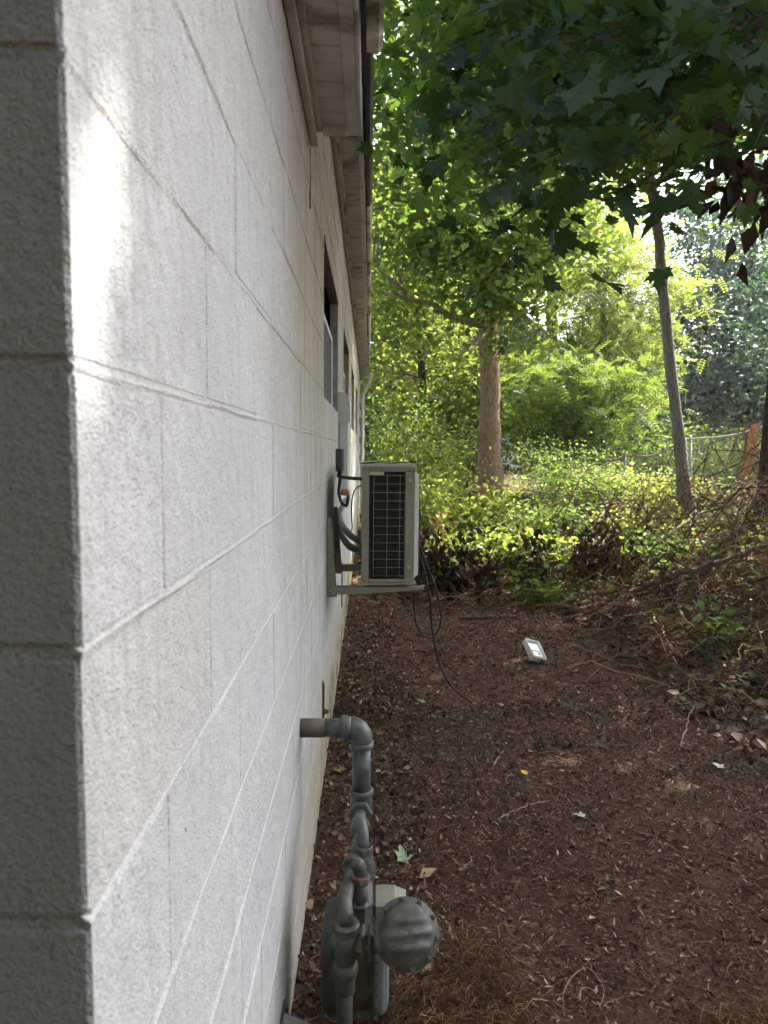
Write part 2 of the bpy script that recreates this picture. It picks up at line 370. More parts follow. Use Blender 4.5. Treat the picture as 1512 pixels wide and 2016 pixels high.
def leaf_mesh(name, P, nrm, dirs, size, tmpl, mat, rnd=None):
    """one mesh holding a leaf template at every point"""
    tv, tf = tmpl; tv = np.asarray(tv, float); n = len(P); k = len(tv)
    nrm = nrm / np.linalg.norm(nrm, axis=1, keepdims=True)
    dirs = dirs - nrm * (dirs * nrm).sum(1, keepdims=True); dirs /= np.linalg.norm(dirs, axis=1, keepdims=True) + 1e-9
    side = np.cross(dirs, nrm)
    V = P[:, None, :] + size[:, None, None] * (tv[None, :, 0, None] * side[:, None, :] + tv[None, :, 1, None] * dirs[:, None, :] + tv[None, :, 2, None] * nrm[:, None, :])
    V = V.reshape(-1, 3).astype(np.float32)
    tf = np.asarray(tf, np.int32); Fc = (tf[None] + (np.arange(n, dtype=np.int32) * k)[:, None, None]).reshape(-1, 3)
    me = bpy.data.meshes.new(name)
    me.vertices.add(len(V)); me.vertices.foreach_set('co', V.ravel())
    me.loops.add(Fc.size); me.loops.foreach_set('vertex_index', Fc.ravel())
    me.polygons.add(len(Fc)); me.polygons.foreach_set('loop_start', np.arange(0, Fc.size, 3, dtype=np.int32))
    at_ = me.attributes.new('rnd', 'FLOAT', 'POINT')
    r = rng.random(n) if rnd is None else rnd
    at_.data.foreach_set('value', np.repeat(r.astype(np.float32), k))
    me.materials.append(mat); me.update(calc_edges=True); return me

# leaf templates: stem at the origin, tip along +y
def fan(half, c, fold=0.10, droop=0.12):
    out = half + [(-x, y) for x, y in half[-2:0:-1]]
    vs = [(c[0], c[1], 0.0)] + [(x, y, fold * abs(x) - droop * max(0, y) ** 2) for x, y in out]
    n = len(out); return vs, [(0, 1 + i, 1 + (i + 1) % n) for i in range(n)]
T_MAPLE = fan([(0, 0), (.10, -.06), (.42, -.10), (.33, .06), (.56, .08), (.45, .21), (.66, .50), (.42, .44), (.37, .58), (.21, .42), (.29, .72), (.15, .70), (0, 1.0)], (0, .22), .24, .30)
T_MAPLE2 = fan([(0, 0), (.42, -.08), (.36, .15), (.66, .48), (.23, .42), (.20, .72), (0, 1.0)], (0, .22), .20, .24)
T_LEAF = ([(0, 0, 0), (.30, .42, .10), (0, 1, -.08), (-.30, .42, .10)], [(0, 1, 2), (0, 2, 3)])
T_WIDE = ([(0, 0, 0), (.42, .30, .08), (.26, .78, 0), (0, 1, -.10), (-.26, .78, 0), (-.42, .30, .08)], [(0, 1, 2), (0, 2, 3), (0, 3, 4), (0, 4, 5)])
def pinnate(n=6):
    vs, fs = [], []
    for i in range(n):
        y = .12 + .80 * i / (n - 1); l = .26 * (1 - .45 * abs(i / (n - 1) - .45)); w = .055; dz = -.16 * y * y
        for sx in (-1, 1):
            o = len(vs); vs += [(0, y, dz), (sx * l * .5, y + w + .02, dz + .02), (sx * l, y + .07, dz - .03), (sx * l * .5, y - w + .02, dz)]
            fs += [(o, o + 1, o + 2), (o, o + 2, o + 3)] if sx < 0 else [(o, o + 2, o + 1), (o, o + 3, o + 2)]
    o = len(vs); vs += [(-.008, 0, 0), (.008, 0, 0), (0, 1, -.16)]; fs.append((o, o + 1, o + 2))
    return vs, fs
T_PIN = pinnate()
T_CHIP = ([(0, 0, 0), (.15, .5, .10), (.05, 1, .03), (-.17, .40, .02)], [(0, 1, 2), (0, 2, 3)])

def unit(n):
    v = rng.normal(size=(n, 3)); return v / np.linalg.norm(v, axis=1, keepdims=True)
def clusters(ells, n):
    """cluster centres spread through a union of ellipsoids, thinner at the middle"""
    w = np.array([e[1][0] * e[1][1] * e[1][2] for e in ells], float); w /= w.sum(); out = []
    for e, k in zip(ells, rng.multinomial(n, w)):
        u = unit(k) * (rng.random((k, 1)) ** 0.42); out.append(np.array(e[0]) + u * np.array(e[1]))
    return np.concatenate(out)
def leaves_at(C, per, spread, flat=0.5):
    k = rng.poisson(per, len(C)); P = np.repeat(C, k, axis=0)
    sp = np.repeat(spread * (0.6 + 0.8 * rng.random(len(C))), k)[:, None]
    return P + rng.normal(size=P.shape) * sp * np.array([1, 1, flat])
def crown_mesh(name, C, per, spread, size, tmpl, mat, up=0.9, flat=0.5, droop=0.35, gaps=False):
    P = leaves_at(C, per, spread, flat)
    if gaps: P = open_gaps(P)
    n = len(P)
    nr = rng.normal(size=(n, 3)) * 0.6 + np.array([0, 0, up])
    d = rng.normal(size=(n, 3)) + np.array([0, 0, -droop])
    return leaf_mesh(name, P, nr, d, size * (0.65 + 0.7 * rng.random(n)), tmpl, mat)
def wob(a, b, k, amp):
    """wavy path from a to b"""
    a = Vector(a); b = Vector(b); L_ = (b - a).length; out = []
    for i in range(k + 1):
        t = i / k; p = a.lerp(b, t); e = amp * L_ * math.sin(math.pi * t)
        out.append(p + Vector((random.uniform(-1, 1), random.uniform(-1, 1), random.uniform(-.6, 1))) * e * (0 if i in (0, k) else 1))
    return out
def branches(mb, spine, C, k, r0=0.035, n=5):
    """limbs from the spine to some of the leaf clusters"""
    S = [Vector(p) for p in spine]
    for i in rng.permutation(len(C))[:k]:
        c = Vector(C[i]); s = min(S, key=lambda p: (p - c).length + max(0, p.z - c.z) * 2.0)
        mid = s.lerp(c, 0.5) + Vector((random.uniform(-.2, .2), random.uniform(-.2, .2), random.uniform(0, .35)))
        L_ = (c - s).length; r = min(r0, 0.012 + 0.008 * L_)
        mb.tube([s, s.lerp(mid, .5) + Vector((0, 0, .05)), mid, mid.lerp(c, .55), c], [r, r * .8, r * .6, r * .4, r * .15], n, False)
def spine_pts(path, m=6):
    out = []
    for a, b in zip(path[:-1], path[1:]):
        for i in range(m): out.append(Vector(a).lerp(Vector(b), i / m))
    return out + [Vector(path[-1])]
def tree(name, label, path, radii, limbs, ells, ncl, per, spread, size, tmpl, mat, bark, nbr=40, group=None, up=0.9, flat=0.5, droop=.35):
    base = Vector(path[0]); t = thing(name, label, 'tree', group, base)
    mb = MB(); r = list(radii)
    p0 = Vector(path[0])
    full = [p0 - Vector((0, 0, .25))] + [Vector(p) for p in path]; rr = [r[0] * 1.55] + [r[0] * 1.2] + r[1:]
    # finer trunk with a little wander
    fp, fr_ = [], []
    for i in range(len(full) - 1):
        for j in range(4):
            u = j / 4; q = full[i].lerp(full[i + 1], u); fp.append(q + (Vector((random.uniform(-1, 1), random.uniform(-1, 1), 0)) * rr[i] * .12)); fr_.append((rr[i] * (1 - u) + rr[i + 1] * u) * random.uniform(.95, 1.05))
    fp.append(full[-1]); fr_.append(rr[-1])
    mb.tube(fp, fr_, 14, False)
    sp = spine_pts(path[max(1, len(path) // 2 - 1):])
    for a, b, ra in limbs:
        w = wob(a, b, 5, .06); mb.tube(w, [ra * (1 - .75 * i / 5) for i in range(6)], 9, False); sp += spine_pts(w, 2)[2:]
    C = clusters(ells, ncl)
    branches(mb, sp, C, nbr)
    part('trunk', mb, bark, t, True)
    me = crown_mesh('crown', C, per, spread, size, tmpl, mat, up, flat, droop)
    put('crown', shift(me, base), t)
    return t

# ------------------------------------------------------------------ the ground
def axis_pts(a, b, fine0, fine1, fs, gs=1.22):
    xs = list(np.arange(fine0, fine1 + 1e-6, fs)); st = fs
    while xs[-1] < b: st *= gs; xs.append(min(b, xs[-1] + st))
    st = fs
    while xs[0] > a: st *= gs; xs.insert(0, max(a, xs[0] - st))
    return xs
gx = axis_pts(-900, 900, -0.6, 8.0, 0.08); gy = axis_pts(-400, 1500, 0.8, 13.0, 0.08)
gv = [(x, y, G(x, y)) for y in gy for x in gx]; nx = len(gx)
gf = [(j * nx + i, j * nx + i + 1, (j + 1) * nx + i + 1, (j + 1) * nx + i) for j in range(len(gy) - 1) for i in range(nx - 1)]
gme = bpy.data.meshes.new('ground'); gme.from_pydata(gv, [], gf); gme.materials.append(M['soil'])
gme.polygons.foreach_set('use_smooth', [True] * len(gf)); gme.update()
put('ground', gme, kind='structure')

# ------------------------------------------------------------------ the block building
XW = -0.205            # painted face of the wall
Y0, Y_STEP, Y1 = 0.5, 2.52, 15.6
Z_NEAR, Z_FAR = 2.478, 3.06
JZ = [1.5265 + 0.2032 * k for k in range(-8, 9)]     # bed joints
bld = thing('block_building', 'long white painted concrete block building along the left with vinyl eaves', 'building', None, (XW, Y0, 0))
core = MB()
core.box((-6.0, Y0 + .012, -.4), (XW - .05, Y_STEP, Z_NEAR + .10))
core.box((-6.0, Y_STEP, -.4), (XW - .05, Y1, Z_FAR + .05))
part('wall_core', core, M['mortar'], bld)
WIN = [(3.22, 4.62, 1.70, 2.415), (5.62, 7.0, 1.70, 2.42), (8.05, 9.45, 1.70, 2.42), (10.5, 11.9, 1.70, 2.42)]
BL, JT = 0.4064, 0.0075
blk_cache = {}
def block_mesh(ln, ht, corner):
    k = (round(ln, 3), round(ht, 3), corner)
    if k not in blk_cache:
        mb = MB(); mb.box((-.19, 0, 0), (0, ln, ht), 0.0035)
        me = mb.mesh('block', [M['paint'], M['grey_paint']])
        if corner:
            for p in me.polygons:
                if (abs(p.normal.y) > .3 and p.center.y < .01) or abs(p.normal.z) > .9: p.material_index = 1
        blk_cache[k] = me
    return blk_cache[k]
rest = MB(); bn = 0
def place_block(y0, y1, z0, z1, corner):
    """one block, cut round the windows; single pieces near, joined beyond"""
    global bn
    segs = [(y0, y1)]
    for wy0, wy1, wz0, wz1 in WIN:
        if z1 > wz0 + .02 and z0 < wz1 - .02:
            ns = []
            for a, b in segs:
                if b <= wy0 or a >= wy1: ns.append((a, b)); continue
                if a < wy0: ns.append((a, wy0))
                if b > wy1: ns.append((wy1, b))
            segs = ns
    for a, b in segs:
        if b - a < .02: continue
        dx = random.uniform(-.0012, .0012)
        if y0 < 5.6 and bn < 298:
            o = put('block', block_mesh(b - a, z1 - z0, corner), bld, loc=(dx, a - Y0, z0)); bn += 1
        else:
            rest.box((XW - .19, a, z0), (XW + dx, b, z1), 0.0035)
zs = [JZ[0] - .2032] + JZ
for i in range(len(zs)):
    z0 = zs[i] + JT / 2; z1 = zs[i] + .2032 - JT / 2
    y = Y0 - (0 if i % 2 else BL / 2)
    while y < Y1:
        a = max(y, Y0) + (JT / 2 if y > Y0 else 0); b = min(y + BL, Y1) - JT / 2
        top = Z_NEAR + .07 if a < Y_STEP - .1 else Z_FAR + .02
        if b - a > .03 and z0 < top - .02:
            zz = min(z1, top)
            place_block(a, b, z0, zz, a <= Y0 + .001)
        y += BL
part('far_blocks', rest, M['paint'], bld, kind='stuff')
# tooled mortar joints, set back from the block faces, cut where a window stands
def strip_segs(z):
    segs = [(Y0 + .0016, Y1 - .004)] if z < Z_NEAR + .05 else [(Y_STEP + .1, Y1 - .004)]
    for wy0, wy1, wz0, wz1 in WIN:
        if wz0 - .01 < z < wz1 + .01:
            segs = [s for a, b in segs for s in ((a, min(b, wy0)), (max(a, wy1), b)) if s[1] - s[0] > .01]
    return segs
for z in JZ:
    for a, b in strip_segs(z):
        mj = MB()
        n = max(2, int((b - a) / .12)); h = JT / 2 + .002
        pr = [(-.03, -h - .002), (-.0002, -h - .002), (.0020, -.0018), (.0012, .0004), (-.0050, h * .8), (-.03, h)]
        vs = [(XW + px + random.uniform(-.0012, .0012), a + (b - a) * t / n, z + pz + .0030 * mnoise.noise(Vector((t * .9, z * 9, pz)))) for t in range(n + 1) for px, pz in pr]
        fs = [(t * 6 + k, t * 6 + k + 1, (t + 1) * 6 + k + 1, (t + 1) * 6 + k) for t in range(n) for k in range(5)] + [tuple(range(6))]
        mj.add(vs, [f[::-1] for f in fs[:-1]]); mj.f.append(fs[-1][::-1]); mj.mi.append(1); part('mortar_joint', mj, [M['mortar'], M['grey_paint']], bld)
vj = MB()
vj.box((XW - .05, Y0 + .0085, -.3), (XW - .0007, Y_STEP, Z_NEAR + .07))
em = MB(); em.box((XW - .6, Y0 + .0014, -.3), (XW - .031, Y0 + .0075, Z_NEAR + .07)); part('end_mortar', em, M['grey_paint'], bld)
for (a, b) in [(Y_STEP, WIN[0][0])] + [(WIN[k][1], WIN[k + 1][0]) for k in range(3)] + [(WIN[3][1], Y1 - .006)]:
    vj.box((XW - .05, a + .001, -.3), (XW - .0007, b - .001, Z_FAR))
for wy0, wy1, wz0, wz1 in WIN:
    vj.box((XW - .05, wy0 - .0005, -.3), (XW - .0007, wy1 + .0005, wz0)); vj.box((XW - .05, wy0 - .0005, wz1), (XW - .0007, wy1 + .0005, Z_FAR))
part('head_joints', vj, M['mortar'], bld)
# the open vertical crack where the lower roof stops
ck = MB(); p = [(XW + .0015, Y_STEP - .06 + .012 * random.uniform(-1, 1), 2.47 - .05 * k) for k in range(5)]
ck.tube(p, [.001 + .0025 * random.random() for _ in p], 5)
part('wall_crack', ck, M['darkgrey'], bld)
# windows
for wi, (a, b, z0, z1) in enumerate(WIN):
    w = put('window', None, bld, loc=(0, a - Y0, z0))
    rv = MB(); d = .046; e = .0015
    rv.box((XW - .10, b - .004, z0), (XW - e, b + .02, z1)); rv.box((XW - .10, a - .02, z0), (XW - e, a + .004, z1))
    rv.box((XW - .10, a, z1 - .004), (XW - e, b, z1 + .02)); 
    part('reveal', rv, M['reveal'] if wi == 0 else M['reveal_pink'], w)
    sl = MB(); sl.box((XW - .10, a + .004, z0 - .03), (XW - .002, b - .004, z0 + .012), .003); part('sill', sl, M['reveal'], w)
    ph = z1 - .24 if wi < 2 else z1 - .14
    pn = MB(); pn.box((XW - .075, a + .004, z0 + .012), (XW - .050, b - .004, z1 - .004)); part('pane', pn, M['glass'], w)
    sc = MB(); sc.box((XW - .0495, a + .03, z0 + .03), (XW - .040, b - .03, ph)); part('insect_screen', sc, M['screen'], w)
    fr = MB()
    for lo, hi in (((a + .005, z0 + .0125), (a + .03, ph)), ((b - .03, z0 + .0125), (b - .005, ph)), ((a + .03, ph - .026), (b - .03, ph - .0005)), ((a + .03, z0 + .013), (b - .03, z0 + .04))):
        fr.box((XW - .0495, lo[0], lo[1]), (XW - .034, hi[0], hi[1]), .003)
    part('frame', fr, M['win_white'], w)
    an = MB(); an.box((XW - .05, a + .006, z1 - .03), (XW + .004, b - .006, z1 - .0045)); part('head_flashing', an, M['hood'], w)
# near (lower) eave: frieze board, soffit boards, fascia, gutter
XO = XW + .165
fz = MB(); fz.box((XW + .003, Y0 - .3, Z_NEAR), (XW + .026, Y_STEP - .04, Z_NEAR + .055), .002); part('frieze_board', fz, M['soffit'], bld)
fz = MB(); fz.box((XW + .0265, Y0 - .3, Z_NEAR + .032), (XW + .045, Y_STEP - .07, Z_NEAR + .072), .002); part('trim_channel', fz, M['soffit'], bld)
sof_cache = {}
def sof_panel(wd, ln):
    k = (round(wd, 3), round(ln, 3))
    if k not in sof_cache:
        mb = MB(); g = .006
        prof = [(0, .014), (0, 0.006), (g * .5, 0), (ln - g * .9, 0), (ln - .0055, .008), (ln - .0035, .013), (ln - .0005, .014)]
        mb.prism([(0, y_, z_) for y_, z_ in prof], (wd, 0, 0)); sof_cache[k] = mb.mesh('soffit_panel', M['soffit'])
    return sof_cache[k]
y = Y0 - .3
while y < Y_STEP - .12:
    put('soffit_panel', sof_panel(.076, .0925), bld, loc=(.046, y - Y0, Z_NEAR + .042 + random.uniform(-.001, .001))); y += .0925
yl = y
jm = MB(); jm.box((XW + .046, yl + .006, Z_NEAR + .02), (XW + .128, yl + .03, Z_NEAR + .05), .002); part('soffit_end_trim', jm, M['fascia'], bld)
ft = MB(); ft.box((XW + .1225, Y0 - .3, Z_NEAR + .036), (XW + .160, yl + .06, Z_NEAR + .052), .002); part('soffit_edge_trim', ft, M['soffit'], bld)
fb = MB(); fb.box((XW + .1605, Y0 - .3, Z_NEAR + .036), (XW + .172, yl + .06, Z_NEAR + .19), .002); part('fascia_board', fb, M['fascia'], bld)
gt = MB()
gt.box((XW + .174, Y0 - .3, Z_NEAR + .13), (XW + .188, 2.05, Z_NEAR + .22)); part('gutter_shadow_gap', gt, M['gutter_dark'], bld)  # near-black strip painted as the shade between fascia and gutter
gprof = [(.190, .060), (.222, .055), (.234, .075), (.234, .16), (.230, .16), (.230, .078), (.2205, .06), (.190, .065)]
gt = MB(); gt.prism([(XW + px, Y0 - .3, Z_NEAR + pz) for px, pz in gprof], (0, 2.22 - Y0 + .1, 0)); part('gutter', gt, M['gutter'], bld)
rf = MB(); rf.prism([(XW + .20, Y0 - .3, Z_NEAR + .20), (XW + .20, Y0 - .3, Z_NEAR + .225), (-3.2, Y0 - .3, Z_NEAR + .56), (-3.2, Y0 - .3, Z_NEAR + .53)], (0, Y_STEP - Y0 + .28, 0)); part('lower_roof', rf, M['shingle'], bld)
# far (higher) eave
fz = MB()
for a, b in ((Y_STEP + .02, 4.3), (4.305, 8.0), (8.005, 12.0), (12.005, Y1 + .05)):
    fz.box((XW + .003, a, Z_FAR - .055), (XW + .024, b, Z_FAR), .002)
part('upper_frieze', fz, M['bracket'], bld)
fz = MB(); fz.box((XW + .0245, Y_STEP + .02, Z_FAR - .02), (XW + .042, Y1 + .05, Z_FAR + .012), .002); part('upper_channel', fz, M['fascia_tan'], bld)
y = Y_STEP + .02; k = 0
while y < Y1:
    put('soffit_panel', sof_panel(.092, .1025), bld, loc=(.043, y - Y0, Z_FAR - .006 + random.uniform(-.001, .001))); y += .1025
ft = MB(); y = Y_STEP + .02
for i, ln in enumerate((1.9, 1.75, 2.3, 2.6, 2.4, 2.2)):
    b = min(y + ln, Y1 + .05); ft = MB()
    ft.box((XW + .1355, y, Z_FAR - .012 - .006 * (i % 2)), (XW + .160 + .006 * (i % 3), b - .006, Z_FAR + .15), .002)
    part('fascia_piece', ft, M['fascia'] if i % 2 == 0 else M['fascia_tan'], bld); y = b
    if b >= Y1: break
gprof = [(.178, .03), (.198, .025), (.212, .05), (.212, .14), (.208, .14), (.208, .053), (.197, .03), (.178, .035)]
for a, b, m in ((Y_STEP + .05, 4.9, 'gutter_dark'), (4.92, 8.2, 'gutter'), (8.22, 12.0, 'gutter'), (12.02, Y1 + .08, 'gutter')):
    gt = MB(); gt.prism([(XW + px, a, Z_FAR + pz) for px, pz in gprof], (0, b - a, 0)); part('gutter', gt, M[m], bld)
rf = MB(); rf.prism([(XW + .20, Y_STEP, Z_FAR + .16), (XW + .20, Y_STEP, Z_FAR + .19), (-3.2, Y_STEP, Z_FAR + .62), (-3.2, Y_STEP, Z_FAR + .58)], (0, Y1 + .2 - Y_STEP, 0)); part('upper_roof', rf, M['shingle'], bld)
dp = MB(); yd = Y1 - .3
dp.tube([(XW + .21, yd, Z_FAR + .03), (XW + .21, yd, Z_FAR - .06), (XW + .16, yd, Z_FAR - .22), (XW + .06, yd, Z_FAR - .42), (XW + .05, yd, Z_FAR - .6), (XW + .05, yd, .1), (XW + .14, yd - .05, .04)], .042, 8)
part('downspout', dp, M['win_white'], bld)
wvs = MB()
for zc in (2.0, 2.3, 1.6, 1.25):
    wvs.box((XW + .002, Y1 - 1.1, zc), (XW + .05, Y1 - .7, zc + .12), .006)
part('patched_brickwork', wvs, M['reveal_pink'], bld)

# rusty strap bolted to the wall and a rusty bracket further on
def rust_strap(label, y, z0, z1):
    p = Vector((XW, y, z0)); t = thing('rusty_strap', label, 'strap', None, p)
    s = MB(); s.prism([(XW + .001, y, z0), (XW + .009, y, z0), (XW + .010, y, z1 - .02), (XW + .006, y, z1), (XW + .001, y, z1)], (0, .022, 0)); part('strap', s, M['rust'], t)
    b = MB(); b.lathe([(0, .013), (.006, .013), (.009, .009), (.02, .008), (.021, .004)], (XW + .009, y + .011, z0 + (z1 - z0) * .42), (1, 0, 0), 10); part('bolt', b, M['rust'], t)
rust_strap('narrow rusty strap bolted to the wall just above the gas pipe', 3.12, at(637, 1445, 3.12).z, at(637, 1344, 3.12).z)
rust_strap('small rusty bracket on the wall base below the cooling unit', 5.3, .28, .62)

# ------------------------------------------------------------------ outdoor cooling unit on its wall bracket
AY0, AY1 = 3.42, 4.22
a0 = at(712, 915, AY0); a1 = at(815, 1152, AY0)
ax0, ax1, az1, az0 = a0.x, a1.x, a0.z, a1.z
ac = thing('cooling_unit', 'beige outdoor cooling unit with wire guard mounted on the wall', 'air conditioner', None, (ax0, AY0, az0))
W_, H_ = ax1 - ax0, az1 - az0
def acp(u, v): return ax0 + W_ * u, az0 + H_ * v
cs = MB()                                     # sheet-metal shell with an open end for the coil
cs.box((ax0, AY0 + .012, az0 + .012), (ax0 + .004, AY1, az1 - .012)); cs.box((ax1 - .004, AY0 + .012, az0 + .012), (ax1, AY1, az1 - .012))
cs.box((ax0 + .004, AY1 - .004, az0 + .012), (ax1 - .004, AY1, az1 - .012)); part('shell', cs, M['ac'], ac)
tp = MB(); tp.box((ax0 - .004, AY0 - .004, az1 - .0115), (ax1 + .004, AY1 + .004, az1 + .004), .003); part('lid', tp, M['ac_light'], ac)
bt = MB(); bt.box((ax0 - .003, AY0, az0), (ax1 + .003, AY1 + .003, az0 + .0115), .002); part('base_tray', bt, M['ac'], ac)
def post(u0, u1, v0, v1, nm, m='ac', y0=AY0, y1=AY0 + .014):
    x0, z0 = acp(u0, v0); x1, z1 = acp(u1, v1); b = MB(); b.box((x0, y0, z0), (x1, y1, z1), .002); return part(nm, b, M[m], ac)
post(0.0, .145, .02, .945, 'corner_post'); post(.815, 1.0, .02, .945, 'corner_post')
post(0.0, 1.0, .946, .98, 'top_rail'); post(.146, .814, .021, .05, 'bottom_rail')
post(.15, .42, .915, .945, 'terminal_cover', 'ac_light', AY0 - .001, AY0 + .02)
x0, z0 = acp(.15, .05); x1, z1 = acp(.81, .94)
cl = MB(); cl.box((x0, AY0 + .05, z0), (x1, AY0 + .07, z1)); coil = part('coil', cl, M['coil'], ac)
fn = MB()
for k in range(26):
    zz = z0 + (z1 - z0) * (k + .5) / 26; fn.box((x0 + .035, AY0 + .044, zz - .0012), (x1 - .004, AY0 + .0498, zz + .0012))
part('coil_tubes', fn, M['fin'], coil)
gw = MB()
for k in range(13):
    zz = z0 + (z1 - z0) * (.03 + .94 * k / 12); full = k in (3, 10)
    gw.tube([(x0 + (-.012 if full else .022), AY0 - .002, zz), (x1 + (.012 if full else .0), AY0 - .002, zz)], .0012 if not full else .0015, 6)
for u in (.12, .50, .86): gw.tube([(x0 + (x1 - x0) * u, AY0 - .005, z0 + .002), (x0 + (x1 - x0) * u, AY0 - .005, z1 - .01)], .0013, 6)
part('wire_guard', gw, M['wire'], ac, True)
for (u, v, r) in ((.9, .875, .009), (.9, .15, .009)):
    x, z = acp(u, v); b = MB(); b.lathe([(0, r), (.003, r), (.004, r * .7), (.0045, r * .35), (.006, r * .3)], (x, AY0, z), (0, -1, 0), 16); part('knockout', b, M['ac_light'], ac)
for (u, v) in ((.07, .78), (.86, .78), (.07, .20), (.86, .20), (.06, .962), (.88, .962), (.05, .035), (.17, .962), (.27, .962), (.37, .962)):
    x, z = acp(u, v); b = MB(); b.lathe([(0, .0035), (.0015, .0035), (.003, .002)], (x, AY0, z), (0, -1, 0), 8); part('screw', b, M['darkgrey'], ac)
fg = MB()                                     # front grille, seen edge-on at the right
fg.prism([(ax1 + .0005, AY0 + .03, az0 + .03), (ax1 + .022, AY0 + .045, az0 + .045), (ax1 + .022, AY0 + .045, az1 - .045), (ax1 + .0005, AY0 + .03, az1 - .03)], (0, .56, 0))
fgp = part('fan_grille', fg, M['ac_light'], ac)
rb = MB()
for k in range(38):
    zz = az0 + .055 + (H_ - .11) * k / 37; rb.box((ax1 + .0225, AY0 + .05, zz - .002), (ax1 + .029, AY0 + .56, zz + .002))
part('grille_ribs', rb, M['black'], fgp)
hb = MB(); hb.lathe([(0, .03), (.012, .03), (.02, .02)], (ax1 + .0295, AY0 + .22, az0 + H_ * .55), (1, 0, 0), 14); part('fan_hub', hb, M['black'], ac)
for yy in (AY0 + .08, AY1 - .12):
    for u in (-.02, .86):
        x, z = acp(u, 0); b = MB(); b.box((x, yy, az0 - .012), (x + .05, yy + .04, az0 - .0005), .002); part('foot', b, M['galv'], ac)
for i, (u, dy, ln) in enumerate(((.08, .05, .10), (.18, .2, .12), (.55, .1, .07), (.75, .3, .14))):
    x, z = acp(u, 1); b = MB(); b.prism([(x - .03, AY0 + dy, az1 + .0045), (x + .02, AY0 + dy + .02, az1 + .0055), (x + ln * .8, AY0 + dy - .01, az1 + .012), (x + .03, AY0 + dy - .03, az1 + .006)], (0, .004, .003))
    b.build('dry_leaf', M['dead'], None, label=['dark dry leaf lying at the wall end of the cooling unit lid', 'dry leaf second from the wall on the cooling unit lid', 'dry leaf near the middle of the cooling unit lid', 'dry leaf at the outer edge of the cooling unit lid'][i], category='leaf', group='dry leaves on the unit lid')
# bracket: two wall uprights, two arms, one cross bar
bk = thing('wall_bracket', 'beige steel bracket carrying the cooling unit', 'bracket', None, (XW, AY0, az0))
for yy in (AY0 + .02, AY1 - .12):
    ub = at(650, 1183, AY0 + .02); ut = at(660, 1020, AY0 + .02)
    zb, zt = az0 - .0645, ut.z - (0 if yy < AY0 + .1 else .0)
    u = MB(); u.prism([(XW + .004, yy, zb), (XW + .052, yy, zb), (XW + .024, yy, zt), (XW + .004, yy, zt)], (0, .004, 0)); u.box((XW + .0035, yy + .004, zb), (XW + .0075, yy + .045, zt)); part('upright', u, M['bracket'], bk)
    arm = MB(); arm.prism([(XW + .03, yy - .005, zb + .012), (XW + .03, yy - .005, zb + .052), (ax1 + .05, yy - .005, zb + .052), (ax1 + .05, yy - .005, zb + .04), (XW + .16, yy - .005, zb + .016)], (0, .004, 0))
    arm.box((XW + .03, yy - .001, zb + .048), (ax1 + .05, yy + .035, zb + .0515)); ap = part('arm', arm, M['bracket'], bk)
    tip = MB(); tip.lathe([(0, .012), (.004, .012), (.006, .008)], (ax1 + .045, yy + .017, zb + .052), (0, 0, 1), 10); part('arm_bolt', tip, M['galv'], ap)
    for (dx, dz) in ((.022, .03), (.038, .05), (.018, .12), (.03, .018)):
        b = MB(); b.lathe([(0, .0055), (.004, .0055), (.005, .003)], (XW + dx, yy - .005 if dx > .028 else yy, zb + dz), (0, -1, 0), 6); part('bolt', b, M['galv'], bk)
cb = MB(); cb.box((XW + .012, AY0 + .07, at(0, 1170, AY0).z + .075), (XW + .022, AY1 - .13, at(0, 1170, AY0).z + .115)); part('cross_bar', cb, M['bracket'], bk)
# services behind the unit
dz_ = at(668, 778, 4.75)
ld = thing('line_cover', 'white plastic pipe cover running down the wall behind the cooling unit', 'pipe cover', None, (XW, 4.75, 1.15))
b = MB(); b.box((XW + .002, 4.72, 1.18), (XW + .070, 4.80, 1.68), .008); part('duct', b, M['duct'], ld)
b = MB(); b.prism([(XW + .002, 4.705, 1.65), (XW + .077, 4.705, 1.65), (XW + .077, 4.705, 1.76), (XW + .066, 4.705, 1.82), (XW + .04, 4.705, 1.84), (XW + .002, 4.705, 1.845)], (0, .11, 0)); part('end_cap', b, M['duct'], ld)
bx = thing('disconnect_box', 'dark grey electrical box on the wall above the bracket', 'electrical box', None, (XW, 4.35, 1.33))
b = MB(); b.box((XW + .002, 4.33, 1.335), (XW + .042, 4.45, 1.475), .004); part('enclosure', b, M['darkgrey'], bx)
b = MB(); b.box((XW + .0425, 4.34, 1.34), (XW + .050, 4.44, 1.475), .003); part('cover', b, M['hood'], bx)
b = MB(); b.lathe([(0, .012), (.02, .012), (.022, .009), (.03, .009)], (XW + .022, 4.39, 1.335), (0, 0, -1), 10); part('gland', b, M['black'], bx)
def cable(name, label, pts, r, m, cat='cable', n=7, group=None):
    # smooth through the points
    P = [Vector(p) for p in pts]; out = []
    for i in range(len(P) - 1):
        p0, p1, p2, p3 = P[max(i - 1, 0)], P[i], P[i + 1], P[min(i + 2, len(P) - 1)]
        for k in range(6):
            t = k / 6; out.append(.5 * ((2 * p1) + (p2 - p0) * t + (2 * p0 - 5 * p1 + 4 * p2 - p3) * t * t + (3 * p1 - p0 - 3 * p2 + p3) * t ** 3))
    out.append(P[-1]); mb = MB(); mb.tube(out, r, n); return mb.build(name, M[m], None, True, label=label, category=cat, group=group)
cable('conduit_whip', 'black conduit from the electrical box to the cooling unit', [at(672, 928, 4.37), at(666, 937, 4.36), at(680, 940, 4.25), at(700, 942, 4.0), at(714, 943, 3.8)], .011, 'black')
